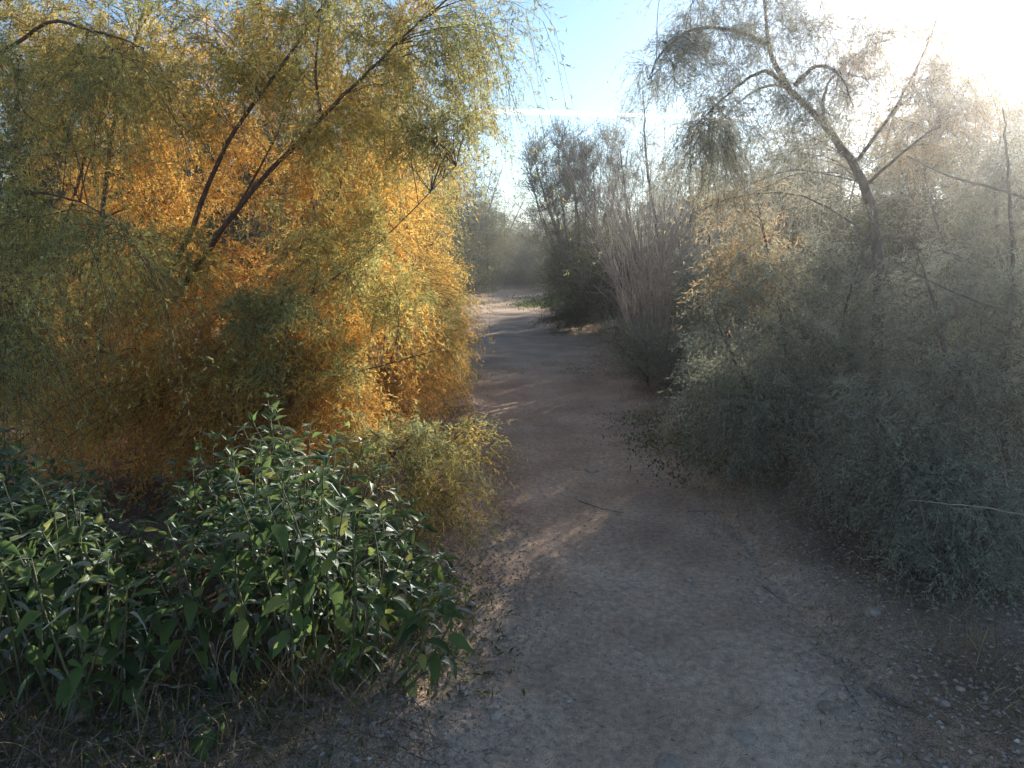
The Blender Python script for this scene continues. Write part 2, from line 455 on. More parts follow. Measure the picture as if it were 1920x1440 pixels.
KN, KW = 1.45, 1.9          # overall crown density: branches per clump, needle width
TRI = [0]
def feathery_tree(name, label, category, base, stems, clumps, foliage, bark, lift=0.25, droop=0.8, twig_len=(0.16, 0.38),
                  M=14, S=3, ln=0.05, wd=0.0024, m=10, up=0.0, t0=0.3, spread=0.9, ang=0.75, sides=7, group=None, reach=0.35, bare=False, br=0.0045, tw_w=0.0014, kn=None):
    """a multi-stemmed shrub or tree: stems (control points, base radius), crown clumps (centre, radii, branches, tint)"""
    base = np.array([base[0], base[1], 0.0]); base[2] = surf_h(base[:1], base[1:2])[0] - 0.03
    root = empty(name, base, label=label, category=category)
    if group: root['group'] = group
    sp = []
    for j, (pts, r0) in enumerate(stems):
        P = resample(pts, 28)
        P[1:-1] += rng.normal(size=(26, 3)) * r0 * 0.12
        rr = r0 * (1 - 0.85 * np.linspace(0, 1, 28) ** 0.9)
        Vt, Ft = tubes(P[None], rr[None], sides)
        link('trunk' if j == 0 else 'stem', mesh_data('stem', Vt - base, Ft, bark, smooth=True), root)
        sp.append(P[5:] if len(stems) > 1 or True else P)
    sp = np.vstack(sp)
    Bs, Ts, tints = [], [], []
    for (c, r, n, tint, *opt) in clumps:
        o = opt[0] if opt else {}
        n = int(n * (kn or KN))
        ends = in_ellipsoid(n, np.array(c), np.array(r), o.get('shell', 0.3))
        ends[:, 2] = np.maximum(ends[:, 2], 0.12)
        P, L = branches_to(sp, ends, o.get('lift', lift), reach=reach)
        Tw = twigs_on(P, o.get('m', m), o.get('twig_len', twig_len), o.get('droop', droop), spread, o.get('t0', max(t0, 1 - 0.9 / max(L.mean(), 0.9))), up=o.get('up', up))
        Tw[..., 2] = np.maximum(Tw[..., 2], 0.05)
        Bs.append((P, np.full(n, br) * (0.6 + 0.8 * rng.random(n)) * np.clip(L, 0.4, 1.6)))
        Ts.append(Tw)
        tw = np.repeat(tint + rng.normal(size=n) * 0.10, o.get('m', m)) + rng.normal(size=len(Tw)) * 0.06
        tints.append(np.clip(tw, 0, 1))
    P = np.vstack([b[0] for b in Bs]); r0 = np.concatenate([b[1] for b in Bs])
    Vb, Fb = tubes(P, r0[:, None] * np.linspace(1, 0.22, P.shape[1])[None], 3)
    link('branches', mesh_data('branches', Vb - base, Fb, bark, smooth=True), root, kind='stuff')
    Tw = np.vstack(Ts); tint = np.concatenate(tints)
    Vt, Ft = ribbons(Tw[:, ::2], tw_w)
    link('twigs', mesh_data('twigs', Vt - base, Ft, bark), root, kind='stuff')
    TRI[0] += 2 * len(Ft) + 2 * len(Fb)
    if not bare:
        V, tn, va = needles_on(Tw, M, S, ln, wd * KW, tint, ang)
        link('crown', tri_mesh('crown', V, tn, va, foliage, base), root, kind='stuff')
        TRI[0] += len(V) // 3
    return root

def C(px, py, Y, rx, ry, rd, n, tint, **o):
    """crown clump given by where it stands: centre seen at px, py at depth Y, half sizes in photo pixels at that depth"""
    s = Y / FPX * 1.03
    return (at(px, py, Y), (rx * s, rd, ry * s), n, tint, o)

def ST(*pts, r=0.03):
    return ([at(*p) for p in pts], r)

# ------------------------------------------------------------------ left: the golden salt cedar
gb = np.array([-2.35, 5.4])
g0 = np.array([gb[0], gb[1], 0.0])
stems = [
    ([g0 + (-0.1, 0.1, 0), at(188, 640, 5.35), at(192, 420, 5.3), at(215, 220, 5.2), at(262, 50, 5.1), at(300, -120, 5.0)], 0.026),
    ([g0 + (0.05, 0, 0), at(255, 660, 5.1), at(345, 465, 4.9), at(415, 290, 4.85), at(500, 160, 4.8), at(600, 20, 4.7), at(660, -90, 4.65)], 0.026),
    ([g0 + (0.15, -0.1, 0), at(310, 640, 4.95), at(440, 400, 4.75), at(600, 225, 4.65), at(730, 95, 4.55), at(870, -30, 4.45)], 0.026),
    ([g0 + (0.3, 0.0, 0), at(445, 680, 4.75), at(560, 570, 4.6), at(700, 465, 4.5), at(855, 312, 4.4)], 0.014),
    ([g0 + (-0.35, 0.2, 0), at(120, 560, 5.4), at(150, 330, 5.5), at(230, 120, 5.5), at(330, -60, 5.5)], 0.02),
    ([at(600, 210, 4.66), at(592, 130, 4.6), at(600, 40, 4.5), at(608, -40, 4.5)], 0.011),
    ([at(300, 600, 5.0), at(420, 430, 5.1), at(520, 250, 5.2), at(560, 120, 5.2)], 0.014),
    ([at(440, 690, 4.8), at(560, 720, 4.5), at(700, 690, 4.3), at(840, 650, 4.2)], 0.012),
    ([g0 + (0.5, 0.4, 0), at(560, 700, 5.6), at(620, 400, 5.7), at(700, 200, 5.6), at(760, 60, 5.5)], 0.03),
]
G, Rr, Ol, Gr = 0.70, 0.93, 0.36, 0.08
def W(x, y, z, rx, ry, rz, n, tint, **o):
    return (np.array([x, y, z]), (rx, ry, rz), n, tint, o)
clumps = [
    # gold: the sunny flank facing the trail, receding along it
    W(-1.30, 4.75, 0.95, .45, .45, .55, 44, G), W(-0.98, 5.6, 1.05, .45, .5, .6, 44, G), W(-0.78, 6.4, 0.95, .4, .5, .6, 34, G),
    W(-1.10, 5.5, 1.95, .45, .6, .55, 30, 0.70), W(-0.95, 6.4, 2.1, .4, .6, .6, 22, 0.66), W(-1.5, 4.7, 0.45, .45, .4, .35, 26, 0.85),
    W(-0.8, 5.6, 0.4, .4, .6, .35, 26, 0.8), W(-1.2, 5.9, 3.0, .5, .6, .5, 13, 0.55),
    # gold in the heart
    C(250, 330, 5.7, 200, 200, 0.4, 38, G), C(470, 380, 5.6, 210, 200, 0.4, 40, 0.76), C(400, 620, 5.5, 230, 140, 0.4, 34, 0.85), C(160, 640, 5.6, 180, 150, 0.4, 26, 0.85),
    C(300, 790, 5.0, 240, 80, 0.3, 28, Rr), C(550, 790, 4.9, 170, 70, 0.3, 24, Rr), C(80, 790, 4.8, 150, 80, 0.3, 20, 0.8), C(400, 150, 5.9, 280, 120, 0.5, 18, 0.62),
    C(60, 60, 5.4, 120, 120, 0.4, 16, 0.5), C(520, 90, 5.3, 130, 100, 0.4, 14, 0.5), C(300, 160, 5.0, 120, 90, 0.35, 12, 0.42), C(700, 150, 5.2, 110, 80, 0.35, 12, 0.48),
    C(250, 560, 4.7, 120, 60, 0.25, 13, 0.62), C(390, 650, 4.5, 130, 70, 0.25, 17, 0.75), C(200, 720, 4.4, 150, 60, 0.25, 16, 0.6), C(560, 650, 4.5, 110, 60, 0.25, 13, 0.72),
    C(610, 770, 4.2, 110, 45, 0.2, 12, 0.78), C(450, 770, 4.3, 140, 45, 0.2, 14, 0.92), C(300, 850, 4.2, 120, 40, 0.2, 10, 0.85), C(90, 860, 4.2, 120, 50, 0.2, 10, 0.7),
    # olive and green sprays hanging in front
    C(710, 270, 4.8, 150, 100, 0.35, 24, Ol), C(620, 420, 4.6, 110, 70, 0.3, 13, Ol), C(500, 590, 4.3, 90, 50, 0.25, 12, 0.12),
    C(830, 110, 4.8, 110, 130, 0.4, 20, 0.3), C(640, 60, 4.7, 150, 100, 0.4, 18, 0.34), C(420, 60, 4.8, 180, 100, 0.4, 18, 0.36),
    C(180, 80, 4.7, 190, 110, 0.4, 18, 0.38), C(700, 530, 4.5, 130, 50, 0.25, 10, 0.3), C(850, 580, 6.6, 40, 50, 0.25, 8, 0.1),
    C(890, 190, 5.2, 50, 90, 0.3, 8, 0.34), C(1000, 25, 4.3, 28, 30, 0.1, 3, 0.15, m=5, droop=1.4), C(930, 60, 4.5, 40, 50, 0.2, 6, 0.2, m=7, droop=1.6, twig_len=(0.25, 0.6)), C(330, 480, 4.6, 80, 50, 0.25, 8, 0.3), C(620, 700, 4.3, 80, 45, 0.2, 6, 0.36),
    C(440, 700, 4.3, 110, 45, 0.2, 8, 0.4), C(600, -120, 5.0, 280, 70, 0.5, 18, 0.35), C(200, -120, 5.0, 260, 80, 0.5, 14, 0.35),
]
feathery_tree('salt_cedar_tree', 'big salt cedar with golden orange autumn foliage filling the left of the trail', 'tree', gb, stems, clumps, M_TAM, M_BARK,
              m=12, M=12, S=3, ln=0.060, wd=0.0036, droop=0.75)
b2 = np.array([-1.7, 8.3, 0])
feathery_tree('salt_cedar_tree', 'second golden salt cedar farther along the trail, behind the big one', 'tree', b2[:2],
              [([b2, b2 + (0.1, 0, 1.2), b2 + (0.4, 0.1, 2.4), b2 + (0.7, 0.1, 3.3)], 0.04), ([b2 + (0.1, 0, 0), b2 + (-0.3, 0.1, 1.2), b2 + (-0.6, 0.3, 2.4), b2 + (-0.8, .3, 3.4)], 0.04),
               ([b2 + (0.1, 0.2, 0), b2 + (0.4, 0.6, 0.9), b2 + (0.7, 1.0, 1.7)], 0.03)],
              [W(-0.72, 7.5, 0.8, .38, .6, .7, 36, G), W(-0.62, 7.0, 0.35, .3, .7, .3, 18, 0.75), W(-0.68, 8.7, 0.4, .3, .8, .35, 18, 0.6), W(-0.75, 8.6, 1.0, .38, .6, .7, 32, 0.68), W(-0.85, 8.0, 1.9, .4, .7, .5, 18, 0.66), W(-0.8, 9.8, 0.9, .4, .6, .7, 26, 0.5),
               W(-1.1, 8.4, 2.8, .5, .8, .5, 10, 0.5), W(-2.3, 8.4, 2.3, .6, .7, .7, 12, 0.66), W(-2.4, 8.2, 1.2, .6, .5, .8, 22, 0.75), W(-0.9, 9.4, 2.2, .4, .6, .7, 20, 0.42)],
              M_TAM, M_BARK, m=10, M=10, S=2, ln=0.07, wd=0.0042, droop=0.7, br=0.005)

# low olive sprays that lean over the trail edge in front of it
feathery_tree('salt_cedar_shrub', 'low grey green feathery sprig leaning over the trail edge behind the leafy bush', 'shrub', (-0.95, 4.1),
              [([np.array([-0.95, 4.1, 0]), at(700, 900, 4.0), at(760, 830, 3.9), at(800, 800, 3.85)], 0.012),
               ([np.array([-0.9, 4.1, 0]), at(760, 900, 4.0), at(820, 850, 4.0), at(890, 790, 4.0)], 0.008)],
              [C(735, 835, 3.8, 120, 50, 0.25, 13, 0.14), C(840, 910, 3.9, 100, 80, 0.3, 11, 0.34), C(890, 820, 4.2, 60, 50, 0.2, 6, 0.45), C(860, 1000, 3.7, 90, 60, 0.25, 8, 0.45), C(640, 830, 3.9, 90, 50, 0.2, 7, 0.5)],
              M_TAM, M_BARK, m=9, M=12, S=3, ln=0.045, wd=0.0026, droop=0.55, twig_len=(0.12, 0.36), t0=0.1)

# grey green tree at the left edge with hanging whips
feathery_tree('salt_cedar_tree', 'grey green salt cedar with hanging whips at the left edge of the picture', 'tree', (-3.15, 4.2),
              [([np.array([-3.15, 4.2, 0]), at(-150, 500, 4.1), at(-120, 250, 4.0), at(-40, 60, 3.9), at(60, -80, 3.8)], 0.04),
               ([np.array([-3.1, 4.2, 0]), at(-80, 560, 3.9), at(20, 380, 3.7), at(120, 370, 3.6), at(230, 420, 3.55)], 0.015),
               ([np.array([-3.2, 4.3, 0]), at(-100, 300, 3.9), at(60, 60, 3.8), at(180, 60, 3.7), at(270, 90, 3.6)], 0.016)],
              [C(40, 430, 3.6, 90, 110, 0.3, 20, 0.22), C(50, 620, 3.5, 90, 90, 0.3, 22, 0.16), C(110, 160, 3.8, 170, 110, 0.4, 22, 0.36),
               C(250, 130, 3.7, 70, 60, 0.25, 10, 0.36), C(200, 470, 3.5, 90, 60, 0.25, 12, 0.2), C(-120, 300, 4.0, 110, 240, 0.4, 18, 0.25), C(30, 730, 3.6, 110, 60, 0.25, 14, 0.42)],
              M_TAM, M_BARK, m=11, M=14, S=3, ln=0.05, wd=0.0028, droop=1.0, twig_len=(0.2, 0.5), kn=1.1)

# ------------------------------------------------------------------ right: grey salt cedars in the shade
feathery_tree('salt_cedar_tree', 'leaning salt cedar whose bare dark trunk arches over the shrubs', 'tree', (2.75, 5.6),
              [([np.array([2.8, 5.6, 0]), at(1650, 560, 5.6), at(1635, 400, 5.6), at(1600, 310, 5.55), at(1540, 230, 5.5), at(1480, 165, 5.45), at(1440, 80, 5.4), at(1430, -60, 5.3)], 0.052),
               ([at(1437, 82, 5.4), at(1380, 58, 5.3), at(1300, 55, 5.2), at(1240, 100, 5.1), at(1215, 150, 5.0)], 0.016),
               ([at(1490, 180, 5.45), at(1450, 140, 5.3), at(1420, 138, 5.2), at(1360, 180, 5.1), at(1310, 230, 5.0)], 0.02),
               ([at(1510, 195, 5.5), at(1460, 160, 5.7), at(1400, 180, 5.8), at(1340, 240, 5.9)], 0.016),
               ([at(1490, 160, 5.45), at(1530, 125, 5.3), at(1575, 140, 5.2), at(1600, 200, 5.1)], 0.02),
               ([at(1545, 232, 5.5), at(1545, 180, 5.6), at(1570, 140, 5.7), at(1640, 150, 5.8)], 0.016),
               ([at(1600, 310, 5.55), at(1680, 200, 5.7), at(1740, 80, 5.8), at(1780, -40, 5.8)], 0.016),
               ([at(1620, 350, 5.6), at(1700, 280, 5.4), at(1760, 240, 5.3), at(1800, 260, 5.2)], 0.014)],
              [C(1400, 30, 5.3, 150, 70, 0.35, 26, 0.25), C(1290, 110, 5.1, 90, 60, 0.25, 16, 0.2), C(1390, 230, 5.2, 110, 90, 0.35, 22, 0.3),
               C(1540, 190, 5.4, 90, 70, 0.4, 14, 0.3), C(1680, 120, 5.8, 130, 120, 0.5, 30, 0.74), C(1760, 230, 5.6, 90, 90, 0.4, 16, 0.7), C(1820, 150, 6.0, 70, 90, 0.4, 12, 0.75), C(1590, 60, 5.6, 80, 60, 0.3, 10, 0.6),
               C(1340, 320, 5.3, 120, 80, 0.35, 18, 0.4), C(1400, -90, 5.2, 200, 60, 0.4, 16, 0.25)],
              M_GREY, M_BARKG, m=12, M=12, S=2, ln=0.05, wd=0.0026, droop=0.9, twig_len=(0.14, 0.36), lift=0.3, kn=1.5, reach=0.9)

feathery_tree('salt_cedar_shrub', 'dense grey green salt cedar under the leaning trunk', 'shrub', (2.15, 5.4),
              [([np.array([2.1, 5.4, 0]), at(1480, 700, 5.3), at(1450, 520, 5.3), at(1420, 380, 5.3)], 0.025),
               ([np.array([2.2, 5.4, 0]), at(1560, 700, 5.4), at(1600, 520, 5.3), at(1640, 420, 5.3)], 0.02),
               ([np.array([2.1, 5.3, 0]), at(1420, 760, 5.0), at(1360, 640, 4.9), at(1330, 560, 4.9)], 0.018)],
              [C(1440, 620, 5.0, 170, 150, 0.5, 60, 0.25), C(1580, 560, 5.3, 140, 140, 0.5, 44, 0.25), C(1400, 430, 5.6, 110, 90, 0.4, 22, 0.72),
               C(1390, 520, 5.0, 60, 60, 0.25, 10, 0.8), C(1480, 790, 4.7, 180, 110, 0.45, 46, 0.15), C(1350, 760, 5.0, 90, 100, 0.35, 28, 0.2), W(2.0, 6.2, 0.5, .4, .5, .45, 26, 0.2)],
              M_GREY, M_BARKG, m=10, M=11, S=3, ln=0.055, wd=0.0032, droop=0.6, kn=1.12)

feathery_tree('salt_cedar_shrub', 'large grey green feathery shrub drooping onto the ground at the right edge', 'shrub', (2.95, 4.2),
              [([np.array([2.95, 4.2, 0]), at(1800, 800, 4.2), at(1760, 600, 4.2), at(1720, 470, 4.2)], 0.025),
               ([np.array([3.0, 4.2, 0]), at(1880, 760, 4.2), at(1900, 560, 4.3), at(1890, 330, 4.4), at(1880, 200, 4.5)], 0.025),
               ([np.array([2.9, 4.1, 0]), at(1700, 860, 3.9), at(1640, 780, 3.8), at(1600, 780, 3.7)], 0.015)],
              [C(1740, 760, 3.9, 170, 150, 0.45, 56, 0.15), C(1800, 980, 3.4, 150, 110, 0.35, 44, 0.12), C(1620, 900, 3.9, 120, 90, 0.35, 34, 0.15),
               C(1890, 620, 4.2, 110, 170, 0.5, 36, 0.2), C(1780, 560, 4.5, 130, 110, 0.45, 26, 0.2), C(1830, 1080, 3.15, 100, 60, 0.2, 22, 0.15), C(1700, 1030, 3.4, 90, 70, 0.25, 20, 0.15), C(2060, 800, 3.8, 140, 250, 0.5, 40, 0.15),
               C(1890, 380, 4.6, 60, 130, 0.4, 12, 0.3), W(2.45, 4.9, 0.75, .4, .4, .55, 30, 0.18), W(3.2, 5.9, 1.1, .5, .5, .6, 26, 0.2)],
              M_GREY, M_BARKG, m=11, M=12, S=3, ln=0.05, wd=0.0029, droop=0.75, kn=1.05)

feathery_tree('salt_cedar_tree', 'tall thin salt cedar behind the right edge shrub, against the sun', 'tree', (4.6, 6.6),
              [([np.array([4.6, 6.6, 0]), at(1880, 600, 6.6), at(1865, 350, 6.6), at(1875, 230, 6.6), at(1835, 120, 6.6)], 0.02),
               ([np.array([4.6, 6.6, 0]), at(1800, 560, 6.8), at(1735, 330, 6.9), at(1745, 240, 6.9), at(1690, 150, 7.0)], 0.016),
               ([np.array([4.7, 6.6, 0]), at(1980, 600, 6.5), at(2020, 350, 6.5), at(2040, 120, 6.4)], 0.02)],
              [C(1850, 330, 6.6, 110, 130, 0.6, 24, 0.5), C(1850, 180, 6.7, 110, 100, 0.5, 22, 0.66), C(1740, 250, 7.0, 90, 90, 0.5, 14, 0.6), C(1720, 380, 6.9, 130, 110, 0.6, 20, 0.5), C(1990, 350, 6.5, 120, 200, 0.6, 22, 0.4), C(1860, 500, 6.5, 150, 100, 0.5, 24, 0.25)],
              M_GREY, M_BARKG, m=9, M=10, S=2, ln=0.055, wd=0.0028, droop=0.2, up=0.5, kn=1.3)

# mid distance, right of the trail
feathery_tree('salt_cedar_tree', 'sparse upright tree rising behind the bare grey shrub', 'tree', (2.6, 11.5),
              [([np.array([2.6, 11.5, 0]), at(1240, 480, 11.5), at(1215, 330, 11.5), at(1205, 170, 11.5)], 0.05),
               ([np.array([2.7, 11.5, 0]), at(1290, 450, 11.4), at(1320, 320, 11.3), at(1330, 220, 11.3)], 0.04),
               ([np.array([2.6, 11.6, 0]), at(1190, 470, 11.6), at(1170, 340, 11.7), at(1160, 260, 11.7)], 0.03)],
              [C(1205, 230, 11.5, 55, 90, 0.6, 22, 0.4), C(1290, 330, 11.3, 100, 110, 0.8, 40, 0.45), C(1190, 400, 11.5, 90, 90, 0.8, 34, 0.35), C(1380, 400, 11.5, 110, 120, 0.8, 34, 0.5)],
              M_GREY, M_BARKG, m=10, M=8, S=2, ln=0.07, wd=0.0045, droop=0.1, up=0.7, twig_len=(0.2, 0.5), br=0.006, kn=0.9)

feathery_tree('salt_cedar_shrub', 'dark shaded shrub between the bare grey shrub and the leaning tree', 'shrub', (2.4, 8.0),
              [([np.array([2.4, 8.0, 0]), at(1360, 640, 8), at(1340, 500, 8), at(1320, 400, 8)], 0.03),
               ([np.array([2.5, 8.0, 0]), at(1420, 620, 8), at(1450, 480, 8), at(1470, 360, 8)], 0.03)],
              [C(1370, 560, 7.8, 130, 150, 0.6, 50, 0.3), C(1330, 680, 7.6, 120, 80, 0.5, 40, 0.25), C(1480, 430, 8.2, 120, 110, 0.6, 26, 0.5), W(1.95, 7.4, 0.5, .35, .5, .45, 26, 0.25), W(2.6, 9.2, 0.7, .5, .6, .65, 34, 0.25), W(3.3, 9.6, 1.0, .5, .6, .8, 30, 0.3)],
              M_GREY, M_BARKG, m=10, M=10, S=2, ln=0.06, wd=0.0036, droop=0.5, br=0.005, kn=1.2)

feathery_tree('palo_verde_tree', 'upright bushy tree with many dark twigs against the sky, right of the bend', 'tree', (1.75, 17.5),
              [([np.array([1.75, 17.5, 0]), at(1090, 480, 17.5), at(1080, 380, 17.5), at(1060, 290, 17.5)], 0.07),
               ([np.array([1.7, 17.5, 0]), at(1060, 480, 17.3), at(1025, 380, 17.2), at(1000, 290, 17.0)], 0.06),
               ([np.array([1.8, 17.5, 0]), at(1130, 480, 17.5), at(1150, 370, 17.6), at(1160, 280, 17.8)], 0.06),
               ([np.array([1.8, 17.6, 0]), at(1110, 480, 18), at(1115, 380, 18.2), at(1110, 280, 18.4)], 0.06),
               ([np.array([1.7, 17.5, 0]), at(1070, 500, 17), at(1050, 430, 16.8), at(1030, 350, 16.6)], 0.05)] +
              [([np.array([1.75, 17.5, 0]), at(1090 + (e - 1090) * 0.35, 500, 17.4), at(1090 + (e - 1090) * 0.75, 400, 17.4 + d), at(e, t_, 17.4 + 1.6 * d)], 0.035) for e, t_, d in
               ((985, 265, -.3), (1015, 255, .4), (1045, 262, -.5), (1075, 250, .3), (1100, 262, -.4), (1130, 250, .5), (1150, 262, -.2), (1180, 270, .3), (1200, 300, -.4), (990, 330, .2))],
              [C(1040, 320, 17.2, 65, 70, 0.9, 60, 0.4), C(1120, 320, 17.6, 75, 70, 0.9, 60, 0.4), C(1080, 430, 17.3, 90, 80, 1.0, 80, 0.3), C(1120, 520, 16.8, 110, 60, 0.9, 70, 0.2), C(1060, 490, 16.6, 60, 60, 0.7, 36, 0.25)],
              M_FAR, M_BARKG, m=12, M=6, S=1, ln=0.09, wd=0.007, droop=-0.1, up=0.9, twig_len=(0.25, 0.6), br=0.009, spread=0.55, tw_w=0.004, kn=1.6)

# bare shrub: each stem a part with its own forking twigs
def bare_shrub(name, label, base, n, h, rad, mat, r0=0.008, forks=5, lean=0.28):
    base = np.array([base[0], base[1], 0.0]); base[2] = surf_h(base[:1], base[1:2])[0] - 0.02
    root = empty(name, base, label=label, category='shrub')
    for i in range(n):
        a = rng.random() * 2 * math.pi; q = math.sqrt(rng.random())
        b = np.array([math.cos(a), math.sin(a), 0]) * q * rad * 0.35
        hh = h * (0.6 + 0.45 * rng.random())
        tip = b + np.array([math.cos(a), math.sin(a), 0]) * q * rad + np.array([0, 0, hh]) + rng.normal(size=3) * 0.06
        mid = (b + tip) / 2 + np.array([math.cos(a), math.sin(a), 0]) * -0.1 * q * rad + rng.normal(size=3) * 0.05
        P = resample([b, mid, tip], 10)
        parts = [tubes(P[None], (r0 * np.linspace(1, 0.3, 10))[None], 5)]
        st = P[rng.integers(3, 9, forks)]
        d = norm(norm(tip - b)[None] + rng.normal(size=(forks, 3)) * 0.38 + np.array([0, 0, 0.2]))
        L = hh * (0.2 + 0.25 * rng.random(forks))
        s = np.linspace(0, 1, 5)
        Q = st[:, None] + d[:, None] * (s[None] * L[:, None])[..., None] + rng.normal(size=(forks, 5, 3)) * 0.008
        Q[:, 0] = st
        parts.append(tubes(Q, np.linspace(r0 * 0.5, r0 * 0.2, 5)[None] * np.ones((forks, 1)), 4))
        st2 = Q[:, 2:4].reshape(-1, 3)
        d2 = norm(np.repeat(d, 2, 0) + rng.normal(size=(forks * 2, 3)) * 0.5)
        L2 = 0.5 * np.repeat(L, 2) * (0.5 + rng.random(forks * 2))
        Q2 = st2[:, None] + d2[:, None] * (s[None] * L2[:, None])[..., None]
        parts.append(tubes(Q2, np.linspace(r0 * 0.28, r0 * 0.12, 5)[None] * np.ones((forks * 2, 1)), 3))
        Vv, Ff = cat_mesh(parts)
        link('stem', mesh_data('bare_stem', Vv, Ff, mat, smooth=True), root)
    return root

bp_ = gp(1235, 700)
bare_shrub('bare_shrub', 'leafless pale grey shrub with upright stems beside the trail', bp_[:2], 75, 2.6, 0.95, M_DEAD, 0.009, 6)
bp_ = gp(1180, 640)
bare_shrub('bare_shrub', 'smaller grey brown twiggy shrub behind the pale leafless one', bp_[:2], 40, 1.6, 0.9, M_BARKG, 0.009, 6)

feathery_tree('low_shrub', 'low dusty shrub at the foot of the pale leafless shrub', 'shrub', gp(1215, 735)[:2],
              [([np.array([*gp(1215, 735)[:2], 0]), at(1215, 690, 8.5), at(1210, 640, 8.5)], 0.01), ([np.array([*gp(1250, 735)[:2], 0]), at(1255, 690, 8.5), at(1270, 640, 8.5)], 0.01)],
              [C(1215, 660, 8.6, 70, 55, 0.4, 40, 0.35), C(1280, 690, 8.3, 60, 50, 0.35, 30, 0.3), C(1150, 650, 10, 50, 40, 0.3, 20, 0.35)],
              M_GREY, M_BARKG, m=9, M=8, S=2, ln=0.05, wd=0.0034, droop=0.1, up=0.6, twig_len=(0.12, 0.3))

# far trees: three kinds, then copies turned and scaled
def far_tree(name, label, x, y, h, w, tint, n=150, droop=0.2, up=0.4, ln=0.13, wd=0.014, tl=(0.3, 0.75), mat=None, cat='tree', kn=None):
    b = np.array([x, y, 0.0])
    st = []
    for k in range(5):
        a = k * 1.26 + rng.random()
        e = b + np.array([math.cos(a) * w * 0.6, math.sin(a) * w * 0.6, h * (0.75 + 0.2 * rng.random())])
        st.append(([b + (e - b) * (0, 0, 0) + np.array([math.cos(a), math.sin(a), 0]) * 0.1, b + (e - b) * (0.35, 0.35, 0.5), e], 0.03 * h / 3))
    cl = []
    for k in range(7):
        a = k * 0.9 + rng.random()
        q = 0.0 if k == 4 else 0.6
        cl.append((b + np.array([math.cos(a) * w * q, math.sin(a) * w * q, h * (0.22 + 0.12 * k + 0.1 * rng.random()) if k < 5 else h * 0.3]), (w * 0.55, w * 0.55, h * 0.26), n // 7, tint + 0.1 * rng.normal(), {}))
    return feathery_tree(name, label, cat, (x, y), st, cl, mat or M_FAR, M_BARKG, m=10, M=7, S=2, ln=ln, wd=wd, droop=droop, up=up, twig_len=tl, br=0.010 * ln / 0.13, group='trees in the distance' if cat == 'tree' else 'shaded shrubs lining the right side of the trail', kn=kn)

def copy_tree(root, x, y, rz, s, label):
    r = root.copy(); COL.objects.link(r)
    r.location = (x, y, 0); r.rotation_euler = (0, 0, rz); r.scale = (s, s, s * (0.9 + 0.2 * rng.random())); r['label'] = label
    for ch in root.children:
        c = ch.copy(); COL.objects.link(c); c.parent = r
    return r

fa = far_tree('distant_tree', 'rounded olive tree closing the end of the trail', -0.9, 44, 6.2, 3.4, 0.35, 190)
fb = far_tree('distant_tree', 'wispy pale green tree just right of the golden foliage', -1.7, 34, 6.4, 2.2, 0.42, 170, 0.5, 0.2)
fc = far_tree('distant_tree', 'low dark shrub at the trail bend', 1.9, 37, 2.6, 2.6, 0.2, 170)
copy_tree(fc, 4.6, 30, 1.2, 0.8, 'low dark shrub under the upright bushy tree, right of the bend')
copy_tree(fa, 4.0, 58, 2.0, 1.0, 'far olive tree behind the upright bushy tree')
copy_tree(fb, -8.0, 30, 0.7, 1.0, 'tree behind the golden foliage, seen through its gaps')
copy_tree(fa, -6.0, 16, 2.9, 0.9, 'olive tree behind the golden foliage, far left')
copy_tree(fb, -4.2, 11, 4.0, 0.9, 'pale green tree close behind the golden foliage')
copy_tree(fa, -9.0, 9.5, 1.0, 0.8, 'tree behind the grey green whips at the left edge')
copy_tree(fa, 9.6, 17, 5.0, 0.7, 'hazy tree behind the right edge shrub')
copy_tree(fb, 6.4, 14.5, 2.2, 0.7, 'thin hazy tree behind the leaning trunk')
copy_tree(fc, 3.4, 14.5, 0.4, 0.9, 'shaded shrub right of the upright bushy tree')
copy_tree(fc, 5.5, 10.0, 2.4, 0.8, 'shaded shrub behind the leaning tree')
copy_tree(fc, 1.45, 15.9, 3.0, 0.42, 'low dark shrub at the foot of the upright bushy tree')
copy_tree(fc, 2.5, 19.5, 1.0, 0.6, 'dark shrub behind the foot of the upright bushy tree')
copy_tree(fc, -1.6, 50, 0.2, 1.25, 'rounded dark shrub behind the shrubs where the trail turns')
copy_tree(fc, -5.5, 52, 1.9, 1.3, 'dark shrub beyond the trail, half hidden by golden foliage')
copy_tree(fc, 3.6, 43, 5.0, 1.2, 'tall dark shrub behind the sunlit weeds')
copy_tree(fc, -0.4, 43.5, 2.7, 1.0, 'dark rounded shrub closing the view down the trail')
copy_tree(fc, 2.6, 33, 0.9, 0.7, 'low dark shrub right of the sunlit weeds')
copy_tree(fc, -2.6, 25, 4.9, 0.75, 'dark shrub left of the trail just past the golden foliage')
copy_tree(fc, 0.6, 41.0, 2.0, 0.8, 'dark shrub straight ahead where the trail turns')
copy_tree(fc, 1.3, 46.0, 3.3, 0.9, 'low shrub behind the trail bend')
copy_tree(fc, -4.8, 43.0, 4.4, 1.0, 'low shrub left of the trail bend')

